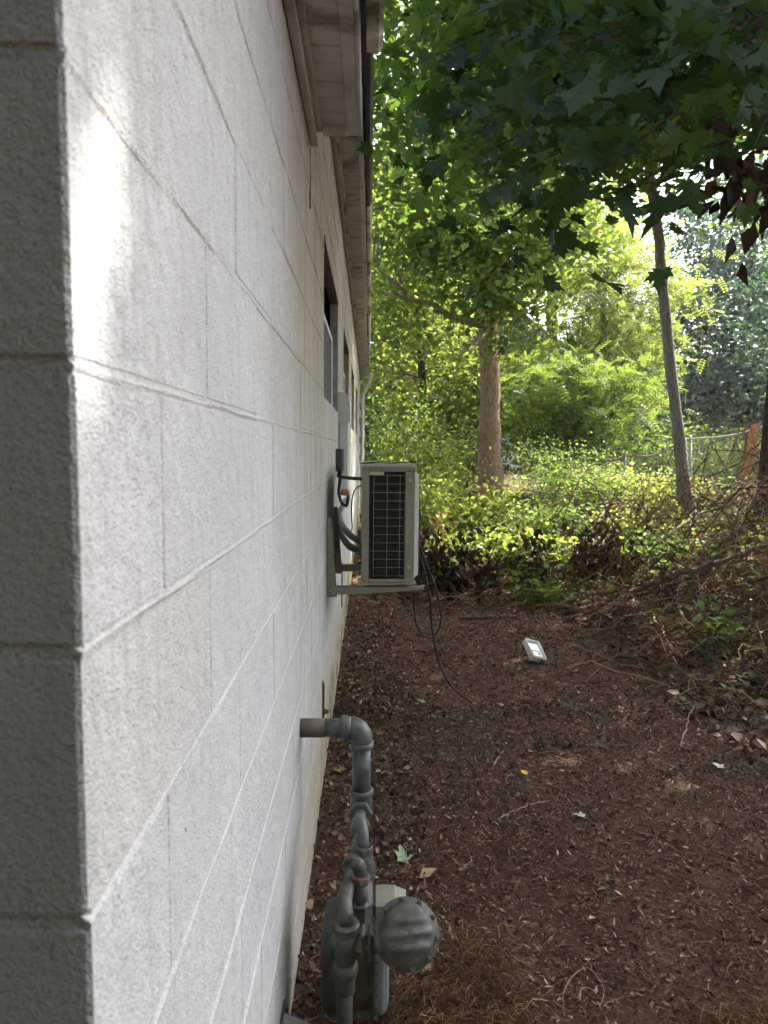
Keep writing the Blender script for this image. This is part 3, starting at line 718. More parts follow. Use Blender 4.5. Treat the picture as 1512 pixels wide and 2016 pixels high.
cable('looped_cable', 'black cable looped behind the white pipe cover end', [at(671, 938, 4.4), at(668, 955, 4.42), at(667, 970, 4.42), at(672, 988, 4.42), at(681, 996, 4.42), at(685, 985, 4.42), at(686, 968, 4.45)], .010, 'black')
cable('thin_wire', 'thin black wire curving from the unit back to the wall pipes', [at(712, 956, 3.9), at(700, 962, 3.95), at(693, 985, 4.05), at(692, 1015, 4.1), at(693, 1040, 4.15), at(688, 1050, 4.2)], .004, 'black')
b = MB(); b.lathe([(0, .012), (.004, .019), (.03, .021), (.05, .016), (.055, .006)], at(672, 969, 4.44), (1, -.25, 0), 12)
b.build('sealing_putty', M['copper'], None, True, label='orange sealing putty at the open end of the pipe cover', category='putty')
cable('insulated_pipe', 'grey wrapped refrigerant pipe, upper of two entering the cooling unit', [at(684, 985, 4.55), at(676, 1005, 4.4), at(671, 1020, 4.3), at(678, 1040, 4.2), at(695, 1058, 4.05), at(714, 1066, 3.9)], .019, 'foam', 'pipe', 10)
cable('insulated_pipe', 'grey wrapped refrigerant pipe, lower of two entering the cooling unit', [at(682, 985, 4.6), at(670, 1010, 4.42), at(669, 1035, 4.3), at(678, 1062, 4.2), at(692, 1078, 4.05), at(714, 1085, 3.9)], .021, 'foam', 'pipe', 10)
e1 = gp(930, 1391, .012)
cable('loose_cable', 'black cable hanging from the cooling unit with its end on the soil', [at(826, 1070, 3.9), at(832, 1110, 3.95), at(846, 1180, 4.0), at(851, 1240, 4.02), at(864, 1302, 4.05), at(886, 1348, 4.05), e1 + Vector((-.05, .02, .03)), e1], .0062, 'black')
cable('looped_drain_cable', 'black cable hanging in a loop under the cooling unit', [at(826, 1075, 3.85), at(840, 1110, 3.9), at(858, 1160, 3.95), at(868, 1215, 3.98), at(858, 1248, 3.98), at(838, 1254, 3.96), at(820, 1230, 3.93), at(815, 1195, 3.9), at(817, 1165, 3.88)], .0056, 'black')
b = MB(); b.tube([e1, e1 + Vector((.012, -.012, .004)), e1 + Vector((.03, -.02, .006))], [.003, .004, .001], 6); b.build('cable_end', M['yellow_leaf'], None, label='bare brassy end of the loose cable on the soil', category='cable end')

# ------------------------------------------------------------------ gas pipe, regulator and meter
YP = 2.115
pc = at(712, 1433, YP); pw = at(592, 1433, YP)
gs = thing('gas_meter_set', 'grey gas meter, regulator and pipework standing against the wall', 'gas meter', None, (pc.x, 1.72, 0))
RP = .0285
def coupling(d): return None
b = MB(); b.tube([(XW - .05, YP, pc.z), (XW + .075, YP, pc.z)], RP, 20); part('wall_stub', b, M['gas_rust'], gs, True)
b = MB(); b.tube([(XW + .0755, YP, pc.z), (pc.x - .045, YP, pc.z)], RP - .0004, 20); part('wall_pipe', b, M['gas'], gs, True)
b = MB(); b.lathe([(0, RP + .001), (0, RP + .0075), (.004, RP + .009), (.018, RP + .009), (.022, RP + .006), (.03, RP + .005)], (pc.x - .062, YP, pc.z), (1, 0, 0), 24); part('elbow_collar', b, M['gas'], gs, True)
RE = .034
el = [Vector((pc.x - .034, YP, pc.z))] + [Vector((pc.x - RE + RE * math.sin(t), YP, pc.z - RE + RE * math.cos(t))) for t in [k * math.pi / 16 for k in range(9)]] + [Vector((pc.x, YP, pc.z - .045))]
b = MB(); b.tube(el, RP + .0055, 22); part('elbow', b, M['gas'], gs, True)
b = MB(); b.lathe([(0, RP + .005), (.002, RP + .009), (.016, RP + .009), (.019, RP + .007), (.019, RP)], (pc.x, YP, pc.z - .042), (0, 0, -1), 24); part('elbow_collar', b, M['gas'], gs, True)
zt = at(711, 1560, YP).z
b = MB(); b.tube([(pc.x, YP, pc.z - .055), (pc.x, YP, zt)], RP, 20); part('drop_pipe', b, M['gas'], gs, True)
b = MB(); b.lathe([(0, RP), (0, RP + .007), (.003, RP + .009), (.016, RP + .009), (.019, RP + .006), (.05, RP + .005), (.07, RP + .004), (.078, RP - .006)], (pc.x, YP, zt + .012), (0, 0, -1), 24); part('tee', b, M['gas'], gs, True)
ZL = zt - .042                                # level of the line that runs towards the viewer
p_nip = Vector((pc.x - .001, YP - .03, ZL))
def dirv(a, b): return (Vector(b) - Vector(a)).normalized()
Lq = [Vector((pc.x, YP, ZL)), Vector((pc.x - .006, 1.90, ZL - .004)), Vector((pc.x - .020, 1.79, ZL - .006)), Vector((pc.x - .030, 1.70, ZL - .008))]
ld_ = dirv(Lq[0], Lq[1])
def hexnut(p, ax, r, ln, nm='union_nut', m='gas', parent=None, n=6):
    b = MB(); b.lathe([(0, r * .9), (.003, r), (ln - .003, r), (ln, r * .9)], p, ax, n); return part(nm, b, M[m], parent or gs)
hexnut(Lq[0] + ld_ * .034, ld_, .036, .020, 'reducer_hex')
b = MB(); b.tube([Lq[0] + ld_ * .02, Lq[0] + ld_ * .115], .0165, 16); part('nipple', b, M['gas'], gs, True)
hexnut(Lq[0] + ld_ * .098, ld_, .030, .020)
b = MB(); b.lathe([(0, .022), (.006, .0255), (.03, .0255), (.05, .022), (.056, .017)], Lq[0] + ld_ * .118, ld_, 18); part('swing_fitting', b, M['gas'], gs, True)
d2 = dirv(Lq[1], Lq[2])
b = MB(); b.tube([Lq[0] + ld_ * .16, Lq[1] + d2 * .03, Lq[2]], .0155, 16); part('pipe', b, M['gas_old'], gs, True)
fb_ = Matrix.Translation(Lq[1] + d2 * .035) @ d2.to_track_quat('Y', 'Z').to_matrix().to_4x4()
b = MB(); b.box((-.015, -.035, .010), (.015, .04, .0185), .002, mat=fb_); part('cock_bar', b, M['gas_old'], gs)
hexnut(Lq[2] + d2 * -.03, d2, .029, .026, m='gas_old', n=8)
d3 = dirv(Lq[2], Lq[3])
RV = Vector((at(681, 1840, 1.64).x, 1.64, ZL - .055))
b = MB(); b.tube([Lq[2], Lq[2] + d3 * .05, Lq[2] + d3 * .085 + Vector((-.002, 0, -.003)), Lq[2] + d3 * .115 + Vector((-.004, 0, -.015)), Vector((RV.x, RV.y + .005, ZL - .035)), RV], [.0165, .0165, .0185, .0195, .019, .0185], 16); part('drop_elbow', b, M['gas_old'], gs, True)
hexnut(RV + Vector((0, 0, .004)), (0, 0, -1), .034, .022, m='gas_old', n=8)
# regulator
rg = put('regulator', None, gs, loc=Vector((RV.x, RV.y, RV.z - .06)) - Vector(gs.location))
b = MB(); b.lathe([(0, .026), (.008, .031), (.04, .033), (.055, .030), (.075, .024), (.09, .023)], RV - Vector((0, 0, .016)), (0, 0, -1), 18)
b.lathe([(0, .020), (.03, .020), (.036, .016)], RV - Vector((0, 0, .045)), (-1, -.15, 0), 14); part('valve_body', b, M['gas_old'], rg, True)
RA = Vector((.12, -.82, .55)).normalized()     # axis of the diaphragm case
RC = at(800, 1838, 1.60)
nk = dirv(RV - Vector((0, 0, .05)), RC)
for k in (0, 1):
    b = MB(); q = RV - Vector((0, 0, .045)) + Vector((.034 + .019 * k, -.004, 0)); b.box((q.x, q.y - .024, q.z - .034), (q.x + .012, q.y + .024, q.z + .034), .003); part('flange', b, M['gas_old'], rg)
b = MB(); b.tube([RV - Vector((-.01, 0, .045)), RV + Vector((.07, -.004, -.048)), RC - RA * .03], [.022, .022, .034], 14); part('neck', b, M['gas_old'], rg, True)
R0 = .077
def ribs(a, d, r):
    t = max(0.0, 1 - r / (R0 * .86)); amp = .0058 * min(1, t * 6) * min(1, r / .012)
    c = math.sin(a)                            # three ribs running sideways across the dome
    hgt = r * c
    return (amp * (math.exp(-(hgt / .008) ** 2) + math.exp(-((hgt - .030) / .009) ** 2) + math.exp(-((hgt + .030) / .009) ** 2)), 0)
b = MB(); b.lathe([(-.045, .03), (-.036, .052), (-.012, R0 * .92), (-.004, R0 * .96), (-.004, R0), (0, R0 + .0015)], RC, RA, 40); part('case_back', b, M['gas_old'], rg, True)
b = MB(); b.lathe([(0.0005, R0 + .0015), (.006, R0 + .0015), (.007, R0 * .88), (.010, R0 * .86)] + [(.010 + .036 * math.sin(t), R0 * .86 * math.cos(t)) for t in np.linspace(.10, 1.5, 16)], RC, RA, 60, rib=ribs); part('case_dome', b, M['gas_old'], rg, True)
u_ = RA.orthogonal().normalized(); w_ = RA.cross(u_)
for k in range(10):
    a = 2 * math.pi * k / 10 + .2; q = RC + (u_ * math.cos(a) + w_ * math.sin(a)) * R0 * .945
    b = MB(); b.lathe([(-.008, .003), (.006, .003), (.0065, .006), (.0115, .006), (.0125, .004)], q, RA, 6); part('case_bolt', b, M['gas_old'], rg)
# inlet riser with union
rz = RV.z - .105
b = MB(); b.tube([(RV.x - .002, RV.y, rz + .02), (RV.x - .002, RV.y, -.05)], .0195, 16); part('riser_pipe', b, M['gas_old'], gs, True)
b = MB(); b.lathe([(0, .024), (.004, .030), (.018, .032), (.03, .031), (.034, .026), (.038, .0255), (.075, .0245), (.078, .021)], (RV.x - .002, RV.y, rz + .008), (0, 0, -1), 20); part('union', b, M['gas_old'], gs, True)
# the meter
mxc = at(700, 1900, 1.78).x; MY = 1.79; mz0, mz1 = .015, .245
mt = put('meter', None, gs, loc=Vector((mxc, MY, 0)) - Vector(gs.location))
def rsq(x, hw, z0, z1, r, n=6):
    """rounded rectangle in the plane x = const"""
    out = []
    for cy, cz, s in ((MY + hw - r, z1 - r, 0), (MY - hw + r, z1 - r, 1), (MY - hw + r, z0 + r, 2), (MY + hw - r, z0 + r, 3)):
        for k in range(n + 1):
            a = (s + k / n) * math.pi / 2; out.append((x, cy + r * math.cos(a), cz + r * math.sin(a)))
    return out
def loft(secs, nm, m, smooth=False):
    b = MB(); n = len(secs[0]); vs = [p for s in secs for p in s]; fs = [(i * n + k, i * n + (k + 1) % n, (i + 1) * n + (k + 1) % n, (i + 1) * n + k) for i in range(len(secs) - 1) for k in range(n)]
    fs += [tuple(range(n))[::-1], tuple((len(secs) - 1) * n + k for k in range(n))]; b.add(vs, fs); return part(nm, b, M[m], mt, smooth)
loft([rsq(mxc - .046, .10, mz0, mz1, .05), rsq(mxc - .03, .098, mz0 + .004, mz1 + .004, .05), rsq(mxc + .03, .098, mz0 + .004, mz1 + .004, .05), rsq(mxc + .046, .10, mz0, mz1, .05)], 'meter_body', 'gas_old')
for s, m in ((-1, 'pan_shaded'), (1, 'pan')):  # wall-side pan darker, outer pan lighter: shade and light put into the colour
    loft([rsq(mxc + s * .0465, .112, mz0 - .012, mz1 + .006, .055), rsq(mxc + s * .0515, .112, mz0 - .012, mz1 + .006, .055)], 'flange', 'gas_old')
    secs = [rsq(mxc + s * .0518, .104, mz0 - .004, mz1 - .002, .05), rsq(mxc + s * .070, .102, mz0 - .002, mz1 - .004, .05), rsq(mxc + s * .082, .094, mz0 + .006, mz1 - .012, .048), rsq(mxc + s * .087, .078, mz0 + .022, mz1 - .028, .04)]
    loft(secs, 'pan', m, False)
    for k in range(7):
        zz = mz0 + .02 + (mz1 - mz0 - .05) * k / 6; b = MB(); b.lathe([(-.004, .004), (.006, .004)], (mxc + s * .052, MY - .108, zz), (s, 0, 0), 6); part('flange_screw', b, M['gas_old'], mt)
b = MB(); b.box((mxc + .0822, MY - .075, mz0 + .16), (mxc + .0845, MY - .03, mz0 + .205)); part('sticker', b, M['duct'], mt)
# gallery on top, index box and the two connections
b = MB(); b.box((mxc - .034, MY - .08, mz1 - .02), (mxc + .044, MY + .08, mz1 + .085), .02); part('gallery', b, M['gas_old'], mt)
b = MB(); b.lathe([(0, .034), (.03, .032), (.05, .026), (.075, .020)], (mxc + .018, MY + .045, mz1 + .075), (0, 0, 1), 18); part('outlet_boss', b, M['gas_old'], mt, True)
ix = put('index_box', None, mt, loc=(0, 0, 0))
b = MB(); zi = at(770, 1738, 1.85).z; b.box((mxc + .045, MY - .03, zi - .10), (mxc + .112, MY + .06, zi), .008); b_ = part('index_housing', b, M['index'], mt); bpy.data.objects.remove(ix)
b = MB(); b.prism([(mxc + .1125, MY - .026, zi - .09), (mxc + .135, MY - .02, zi - .085), (mxc + .135, MY - .02, zi - .02), (mxc + .1125, MY - .026, zi - .006)], (0, .08, 0)); part('index_cover', b, M['clear'], b_)
b = MB(); b.box((mxc + .062, MY - .0315, zi - .07), (mxc + .10, MY - .0297, zi - .02)); part('index_plate', b, M['clear'], b_)
oc = Vector((mxc + .018, MY + .045, .40))
b = MB(); b.tube([oc + Vector((-.012, .06, .05)), oc + Vector((-.008, .035, .048)), oc + Vector((-.002, .012, .038)), oc + Vector((0, 0, .015)), oc], .0165, 14); part('outlet_bend', b, M['gas'], gs, True)
hexnut(oc + Vector((0, 0, .006)), (0, 0, -1), .027, .024, 'meter_swivel', 'gas_old', n=8)
ic = Vector((mxc + .012, MY - .055, .385))
hexnut(ic, (0, 0, -1), .026, .022, 'meter_swivel', 'gas_rust', n=8)
b = MB(); b.tube([ic + Vector((0, 0, -.02)), ic + Vector((0, 0, -.075))], .021, 14); part('inlet_spud', b, M['gas'], gs, True)
b = MB(); b.tube([ic + Vector((0, 0, -.005)), ic + Vector((0, 0, .02)), ic + Vector((-.004, -.012, .036)), ic + Vector((-.012, -.03, .042))], .015, 12); part('inlet_bend', b, M['gas_old'], gs, True)
# low grey vent hood on the wall at the bottom edge of the view
hv = at(560, 1985, 1.62) - Vector((0, 0, .02))
hd = thing('vent_hood', 'dark grey metal vent hood low on the wall in front of the meter', 'vent hood', None, (XW, 1.62, hv.z))
b = MB(); b.box((XW + .001, 1.44, hv.z - .16), (XW + .006, 1.66, hv.z + .012), .001); part('wall_flange', b, M['gas_old'], hd)
b = MB(); b.prism([(XW + .007, 1.46, hv.z), (XW + .085, 1.46, hv.z - .035), (XW + .095, 1.46, hv.z - .11), (XW + .007, 1.46, hv.z - .15)], (0, .17, 0)); part('hood', b, M['hood'], hd)
b = MB(); b.box((XW + .0065, 1.632, hv.z - .02), (XW + .014, 1.65, hv.z - .004), .001); part('clip', b, M['black'], hd)

# ------------------------------------------------------------------ trees
GAPS = [((XW, y_, z_), r_) for y_, z_, r_ in ((.545, 1.80, .045), (.575, 1.75, .02), (.61, 1.65, .032), (.605, 1.58, .03), (.546, 1.60, .022), (.552, 1.53, .02), (.585, 1.50, .012),
        (2.35, 2.25, .03), (2.55, 1.45, .03), (2.95, 1.15, .03), (3.0, 1.60, .03), (4.9, 1.5, .10), (5.6, 1.0, .14), (6.5, 1.4, .2), (8.0, 1.6, .3), (5.2, .35, .12), (4.4, .25, .07), (11, 1.5, .6))]
GAPS += [((1.22, 5.15, .03), .20), ((1.22, 5.15, .12), .16), ((2.35, 3.35, -.05), .07), ((.42, 2.45, -.08), .04), ((.25, 5.5, -.08), .12), ((.7, 4.4, -.08), .03)]
for k in range(16): GAPS.append(((.3 + 2.3 * random.random(), 2.0 + 4.6 * random.random(), -.08), random.choice((.01, .03, .05))))
def open_gaps(P):
    """drop the leaves that stand in the few sun shafts reaching the wall and the soil"""
    s_ = np.array(SUN); keep = np.ones(len(P), bool)
    for o_, r_ in GAPS:
        v_ = P - np.array(o_); t_ = v_ @ s_; d_ = np.linalg.norm(v_ - t_[:, None] * s_, axis=1); keep &= ~((d_ < r_ + .03) & (t_ > 0) & (rng.random(len(P)) < .9))
    return P[keep]
mp_base = on(5.10, 8.9)
mp = thing('maple_tree', 'broad maple overhead whose dark leaves fill the top right', 'tree', None, mp_base)
mpath = [mp_base, mp_base + Vector((.02, 0, 1.2)), mp_base + Vector((.06, -.05, 2.8)), mp_base + Vector((.12, .0, 4.6)), mp_base + Vector((.45, .25, 6.6)), mp_base + Vector((.6, .5, 9.0))]
mb = MB(); fp = spine_pts([mp_base - Vector((0, 0, .3))] + mpath, 4)
mb.tube(fp, [.20 * (1 - .70 * i / len(fp)) * random.uniform(.96, 1.04) + (.03 if i < 4 else 0) for i in range(len(fp))], 14, False)
limbs = [((4.9, 8.7, 4.6), (1.2, 8.4, 6.2), .11), ((4.9, 8.7, 4.3), (2.4, 4.4, 5.4), .12), ((4.9, 8.7, 5.2), (.6, 6.2, 7.2), .09), ((4.9, 8.6, 5.5), (3.4, 2.2, 6.2), .10),
         ((5.4, 9.0, 6.0), (7.8, 6.0, 8.0), .10), ((5.5, 9.1, 6.4), (4.6, 12.2, 8.6), .08), ((4.9, 8.8, 4.2), (6.9, 4.6, 5.2), .09)]
sp = spine_pts(mpath[3:])
for a, b_, r in limbs:
    w = wob(a, b_, 6, .05); mb.tube(w, [r * (1 - .75 * i / 6) for i in range(7)], 9, False); sp += spine_pts(w, 2)[3:]
ME = [((4.4, 7.0, 7.4), (4.6, 4.0, 3.2)), ((1.9, 8.3, 6.0), (2.2, 2.8, 2.0)), ((2.4, 3.9, 5.6), (2.6, 2.9, 1.4)), ((1.2, 6.0, 5.2), (1.3, 2.2, 1.5))]
MC = clusters(ME, 700)
FC = []                                        # boughs that keep the sun off the lower wall and the near soil
for k in range(46):
    tx = Vector((XW, random.uniform(.5, 1.5), random.uniform(.2, 1.35))) if k < 34 else Vector((random.uniform(.2, 2.2), random.uniform(1.5, 3.0), 0))
    FC.append(tuple(tx + SUN * random.uniform(6.0, 9.5)))
MC = np.concatenate([MC, np.array(FC)])
branches(mb, sp, MC, 180, .03)
part('trunk', mb, M['bark_dark'], mp, True)
put('crown', shift(crown_mesh('crown', MC, 34, .36, .145, T_MAPLE2, M['maple'], 1.0, .45, .6, True), mp_base), mp)
# the low drooping bough close to the viewer
NB = []; bo = MB()
tips = [at(900, 130, 3.2), at(1010, 200, 2.7), at(1120, 260, 2.3), at(1190, 330, 1.95), at(1260, 120, 1.9), at(1330, 60, 1.75), at(1380, 200, 2.1), at(1450, 130, 1.8), at(1090, 90, 2.5), at(1480, 300, 2.3), at(960, 300, 3.3), at(1300, 290, 2.4), at(1200, 60, 2.2), at(1090, 390, 3.4), at(1010, 440, 3.9), at(860, 240, 3.8), at(1420, 20, 1.7), at(1180, 200, 2.6)]
hub = Vector((2.0, 3.4, 3.7)); w = wob((3.6, 5.6, 4.7), hub, 5, .05); bo.tube(w, [.05 - .005 * i for i in range(6)], 8, False)
for tp_ in tips:
    w = wob(hub.lerp(Vector((3.0, 4.6, 4.2)), random.random()), tp_, 5, .05); bo.tube(w, [.014, .011, .009, .007, .005, .003], 6, False); NB += [w[-1], w[-2], w[-1], w[-3]]
part('low_bough', bo, M['bark_dark'], mp, True)
P = leaves_at(np.array([tuple(p) for p in NB]), 9.0, .17, .8); P = open_gaps(P); n = len(P)
put('low_bough_leaves', shift(leaf_mesh('low_bough_leaves', P, rng.normal(size=(n, 3)) * .5 + np.array([0, -.35, .8]), rng.normal(size=(n, 3)) + np.array([0, -.2, -.9]), .10 * (.55 + .75 * rng.random(n)), T_MAPLE, M['maple_shaded']), mp_base), mp)
# brown withered leaves hanging at the right
C = np.array([tuple(at(px, py, 3.0 + .3 * random.random())) for px, py in ((1400, 240), (1430, 290), (1460, 330), (1490, 370), (1415, 370), (1470, 270), (1500, 420), (1390, 200))])
P = leaves_at(C, 15, .055, 1.5); n = len(P)
put('withered_leaves', shift(leaf_mesh('withered_leaves', P, rng.normal(size=(n, 3)), rng.normal(size=(n, 3)) * .4 + np.array([0, 0, -1.0]), .115 * (.5 + .8 * rng.random(n)), T_LEAF, M['dead']), mp_base), mp)
lm = MB(); lm.tube([at(1078, 120, 7.2), at(1073, 200, 7.0), at(1068, 280, 6.8), at(1064, 342, 6.7)], [.13, .14, .145, .10], 12); part('broken_limb', lm, M['bark_dark'], mp, True)

t1b = gp(966, 1012); t1b = on(t1b.x * 15.5 / t1b.y, 15.5)
def upx(px, py, Y): return at(px, py, Y)
t1 = tree('ivy_trunk_tree', 'stout brown trunked tree standing behind the bright weeds', [t1b, upx(964, 850, 15.5), upx(962, 700, 15.5), upx(956, 560, 15.5), upx(950, 440, 15.6), upx(955, 250, 15.8), upx(965, 0, 16.0)],
     [.27, .235, .205, .19, .175, .14, .08], [(upx(952, 640, 15.5), upx(770, 575, 14.8), .10), (upx(800, 580, 14.9), upx(735, 520, 14.6), .05), (upx(950, 470, 15.6), upx(820, 250, 15), .09), (upx(955, 400, 15.7), upx(1100, 150, 15.5), .09), (upx(958, 640, 15.5), upx(880, 760, 14.2), .05)],
     [((2.4, 15.6, 8.6), (4.0, 3.2, 3.6)), (tuple(upx(1000, 560, 13.9)), (1.2, .9, 1.3)), (tuple(upx(800, 560, 15.8)), (1.7, 1.5, 1.9))], 300, 62, .42, .13, T_WIDE, M['mid'], M['bark'], 90)
t2b = gp(1356, 1030); t2b = on(6.35 * t2b.y / 14.0 if False else t2b.x, t2b.y)
Y2 = t2b.y
HC = clusters([(tuple(upx(1000, 560, 13.9)), (1.25, .9, 1.45)), (tuple(upx(900, 470, 14.3)), (1.2, .9, 1.1)), (tuple(upx(1070, 480, 14.2)), (.9, .8, .9))], 70)
put('hanging_foliage', shift(crown_mesh('hanging_foliage', HC, 52, .30, .12, T_WIDE, M['mid'], .8, .6, .8), t1b), t1)
tree('slim_tree', 'slim leaning tree with a bare pale trunk right of the weeds', [t2b, upx(1342, 900, Y2), upx(1322, 740, Y2), upx(1308, 600, Y2), upx(1298, 480, Y2), upx(1285, 380, Y2), upx(1272, 300, Y2), upx(1330, 60, Y2 + .2)],
     [.095, .079, .072, .069, .067, .065, .045, .03], [(upx(1287, 385, Y2), upx(1225, 330, Y2), .055), (upx(1225, 330, Y2), upx(1120, 180, Y2 - .3), .04), (upx(1285, 370, Y2), upx(1400, 230, Y2), .05)],
     [(tuple(upx(1290, 60, Y2 + .3)), (2.2, 1.6, 1.6))], 60, 26, .36, .34, T_PIN, M['lime'], M['bark_grey'], 50)

def far_tree(name, label, x, y, h, ells, ncl, per, spread, size, tmpl, mat, bark, r=.2, up=.9, nbr=30):
    b = on(x, y); path = [b, b + Vector((.1, 0, h * .3)), b + Vector((-.1, .1, h * .6)), b + Vector((.05, 0, h * .92))]
    return tree(name, label, path, [r, r * .85, r * .6, r * .25], [], [((x + e[0][0], y + e[0][1], e[0][2]), e[1]) for e in ells], ncl, per, spread, size, tmpl, M[mat], M[bark], nbr, 'trees behind the yard', up)
far_tree('sunny_tree', 'sunlit yellow green tree filling the gap beside the eave', 1.5, 21, 9, [((0, 0, 5.8), (2.6, 2.2, 3.6)), ((.6, -1, 2.2), (1.8, 1.4, 1.6))], 210, 60, .42, .13, T_WIDE, 'lime', 'bark_dark', .16)
far_tree('sunny_tree', 'tall sunlit tree rising behind the brown trunk', .6, 27.5, 15, [((0, 0, 9), (3.8, 3, 5.0))], 260, 60, .55, .16, T_WIDE, 'lime', 'bark_dark', .22)
far_tree('feathery_tree', 'yellow feathery leaved tree left of the slim trunk', 6.9, 21.0, 9, [((0, 0, 5.4), (2.1, 1.8, 2.9)), ((-.8, -1, 3.0), (1.6, 1.3, 1.3))], 170, 26, .42, .42, T_PIN, 'lime', 'bark_grey', .12)
far_tree('feathery_sapling', 'low feathery sapling in front of the brick house', 4.9, 16.6, 3.4, [((0, 0, 2.5), (1.7, 1.1, 1.2))], 70, 22, .3, .36, T_PIN, 'mid', 'bark_grey', .05)
far_tree('feathery_sapling', 'taller feathery sapling right of the brown trunk', 5.6, 21.5, 4.6, [((0, 0, 3.2), (2.0, 1.2, 1.7))], 90, 24, .35, .40, T_PIN, 'weed', 'bark_grey', .06)
far_tree('young_tree', 'young leafy tree screening the brick house', 3.4, 19.5, 4.2, [((0, 0, 2.7), (1.7, 1.1, 1.8))], 90, 50, .35, .11, T_WIDE, 'lime', 'bark_dark', .06)
far_tree('shade_tree', 'dark blue green tree behind the slim trunk at right', 15.4, 29, 14, [((0, 0, 7.4), (4.8, 3.2, 5.6)), ((-1.6, -1, 3.2), (3.2, 2.2, 2.2))], 460, 72, .55, .16, T_WIDE, 'deep', 'bark_dark', .3)
far_tree('shade_tree', 'dark tree at the far right edge above the fence', 12.4, 19.5, 9, [((0, 0, 5.6), (2.2, 2, 2.8)), ((.5, 0, 3.2), (1.6, 1.5, 1.4))], 120, 60, .45, .13, T_WIDE, 'deep', 'bark_dark', .2)
far_tree('backdrop_tree', 'green tree far behind just right of the eave', -2, 33, 14, [((0, 0, 8), (5, 3.5, 6))], 240, 55, .7, .2, T_WIDE, 'mid', 'bark_dark', .3)
far_tree('backdrop_tree', 'far green tree behind the brick house, left one', 4.5, 46, 17, [((0, 0, 9), (6, 3.5, 8))], 240, 55, .9, .25, T_WIDE, 'mid', 'bark_dark', .35)
far_tree('backdrop_tree', 'far hazy green tree behind the brick house, right one', 19, 50, 8, [((0, 0, 4), (6, 4, 4))], 240, 55, .9, .25, T_WIDE, 'deep', 'bark_dark', .35)
far_tree('backdrop_tree', 'tall far tree behind the dark tree at right', 26, 42, 20, [((0, 0, 11), (6.5, 4, 9))], 260, 55, 1.0, .25, T_WIDE, 'mid', 'bark_dark', .4)
far_tree('backdrop_tree', 'tall far tree seen high between the two trunks', 9.5, 38, 21, [((0, 0, 14.5), (5, 3.5, 5.5))], 220, 55, .9, .22, T_WIDE, 'lime', 'bark_dark', .35)

# ------------------------------------------------------------------ shrubs and weeds
def shrub(name, label, x, y, h, rad, nl, size, tmpl, mat, stems=9, group='weedy shrubs behind the bare soil'):
    b = on(x, y); t = thing(name, label, 'shrub', group, b); mb = MB(); tips_ = []
    for k in range(stems):
        a = random.uniform(0, 6.283); r = rad * math.sqrt(random.random()); e = b + Vector((r * math.cos(a), r * math.sin(a) * .8, h * random.uniform(.55, 1.05)))
        w = wob(b + Vector((r * .25 * math.cos(a), r * .25 * math.sin(a), 0)), e, 4, .07); mb.tube(w, [.010, .008, .006, .005, .003], 5, False); tips_ += w[1:]
    part('stems', mb, M['twig'], t)
    T_ = np.array([tuple(p) for p in tips_]); P = T_[rng.integers(0, len(T_), nl)] + rng.normal(size=(nl, 3)) * np.array([rad * .26, rad * .26, h * .12])
    P[:, 2] = np.maximum(P[:, 2], b.z + .03)
    put('foliage', shift(leaf_mesh('foliage', P, rng.normal(size=(nl, 3)) * .55 + np.array([0, 0, .9]), rng.normal(size=(nl, 3)) + np.array([0, 0, -.3]), size * (.6 + .8 * rng.random(nl)), tmpl, M[mat]), b), t)
    return t
SH = [('just behind the cooling unit', .75, 8.5, .7, .5), ('left in the front row of weeds', 1.5, 8.6, .5, .55), ('middle of the front row of weeds', 2.5, 8.7, .5, .6), ('right in the front row of weeds', 3.3, 8.3, .4, .5), ('beside the wall end', .7, 9.6, 1.0, .6), ('left of the brown trunk', 1.5, 11.2, 1.15, .8), ('in front of the brown trunk', 2.4, 11.6, .85, .8), ('right of the brown trunk', 3.4, 12.3, 1.0, .9), ('below the feathery sapling', 4.0, 13.0, .75, .8),
      ('in front of the wire fence', 4.9, 12.2, .45, .6), ('at the foot of the slim tree', 4.4, 10.7, .55, .7), ('in the middle of the sunny weeds', 3.1, 10.2, .6, .8), ('at the front of the sunny weeds', 2.0, 9.4, .5, .7), ('at the toe of the bank', 3.6, 9.2, .4, .6),
      ('behind the sunny weeds at left', .9, 13.4, 1.7, .9), ('behind the brown trunk', 2.2, 17.6, 2.0, 1.1), ('beneath the brick house', 5.3, 18.6, 1.4, 1.1), ('behind the wire fence', 7.4, 17.2, 1.7, 1.2), ('beyond the end of the fence', 8.9, 14.2, 1.5, .9), ('at the corner of the building', .5, 16.8, 2.4, 1.0), ('behind the fence, left of the slim tree', 6.6, 20.5, 1.8, 1.2), ('behind the fence, right of the slim tree', 8.8, 17.5, 1.3, 1.2), ('behind the leaning board', 10.4, 18.5, 1.6, 1.3), ('far back left of the brown trunk', 1.6, 23.5, 2.2, 1.3), ('far back right of the brick house', 11.2, 24.5, 2.2, 1.6)]
for i, (w, x, y, h, r) in enumerate(SH):
    if y < 13.2: h *= (.7, 1.15, .85)[i % 3]
    shrub('weedy_shrub', 'bright green weedy shrub ' + w, x, y, h, r, int(2000 * r * r + 1500 * h), random.choice((.045, .06, .075)), T_WIDE if i % 3 else T_LEAF, ('lime', 'lime', 'lime', 'weed')[i % 4] if i < 14 else ('lime', 'mid')[i % 2], 12)
shrub('rusty_shrub', 'shrub with dry rust coloured leaves at the brown trunk foot', 2.55, 14.6, .8, .4, 200, .09, T_LEAF, 'rustleaf', 8, None)
shrub('rusty_shrub', 'dry brown leaved shrub behind the cooling unit', .85, 8.9, .8, .3, 130, .08, T_LEAF, 'rustleaf', 7, None)
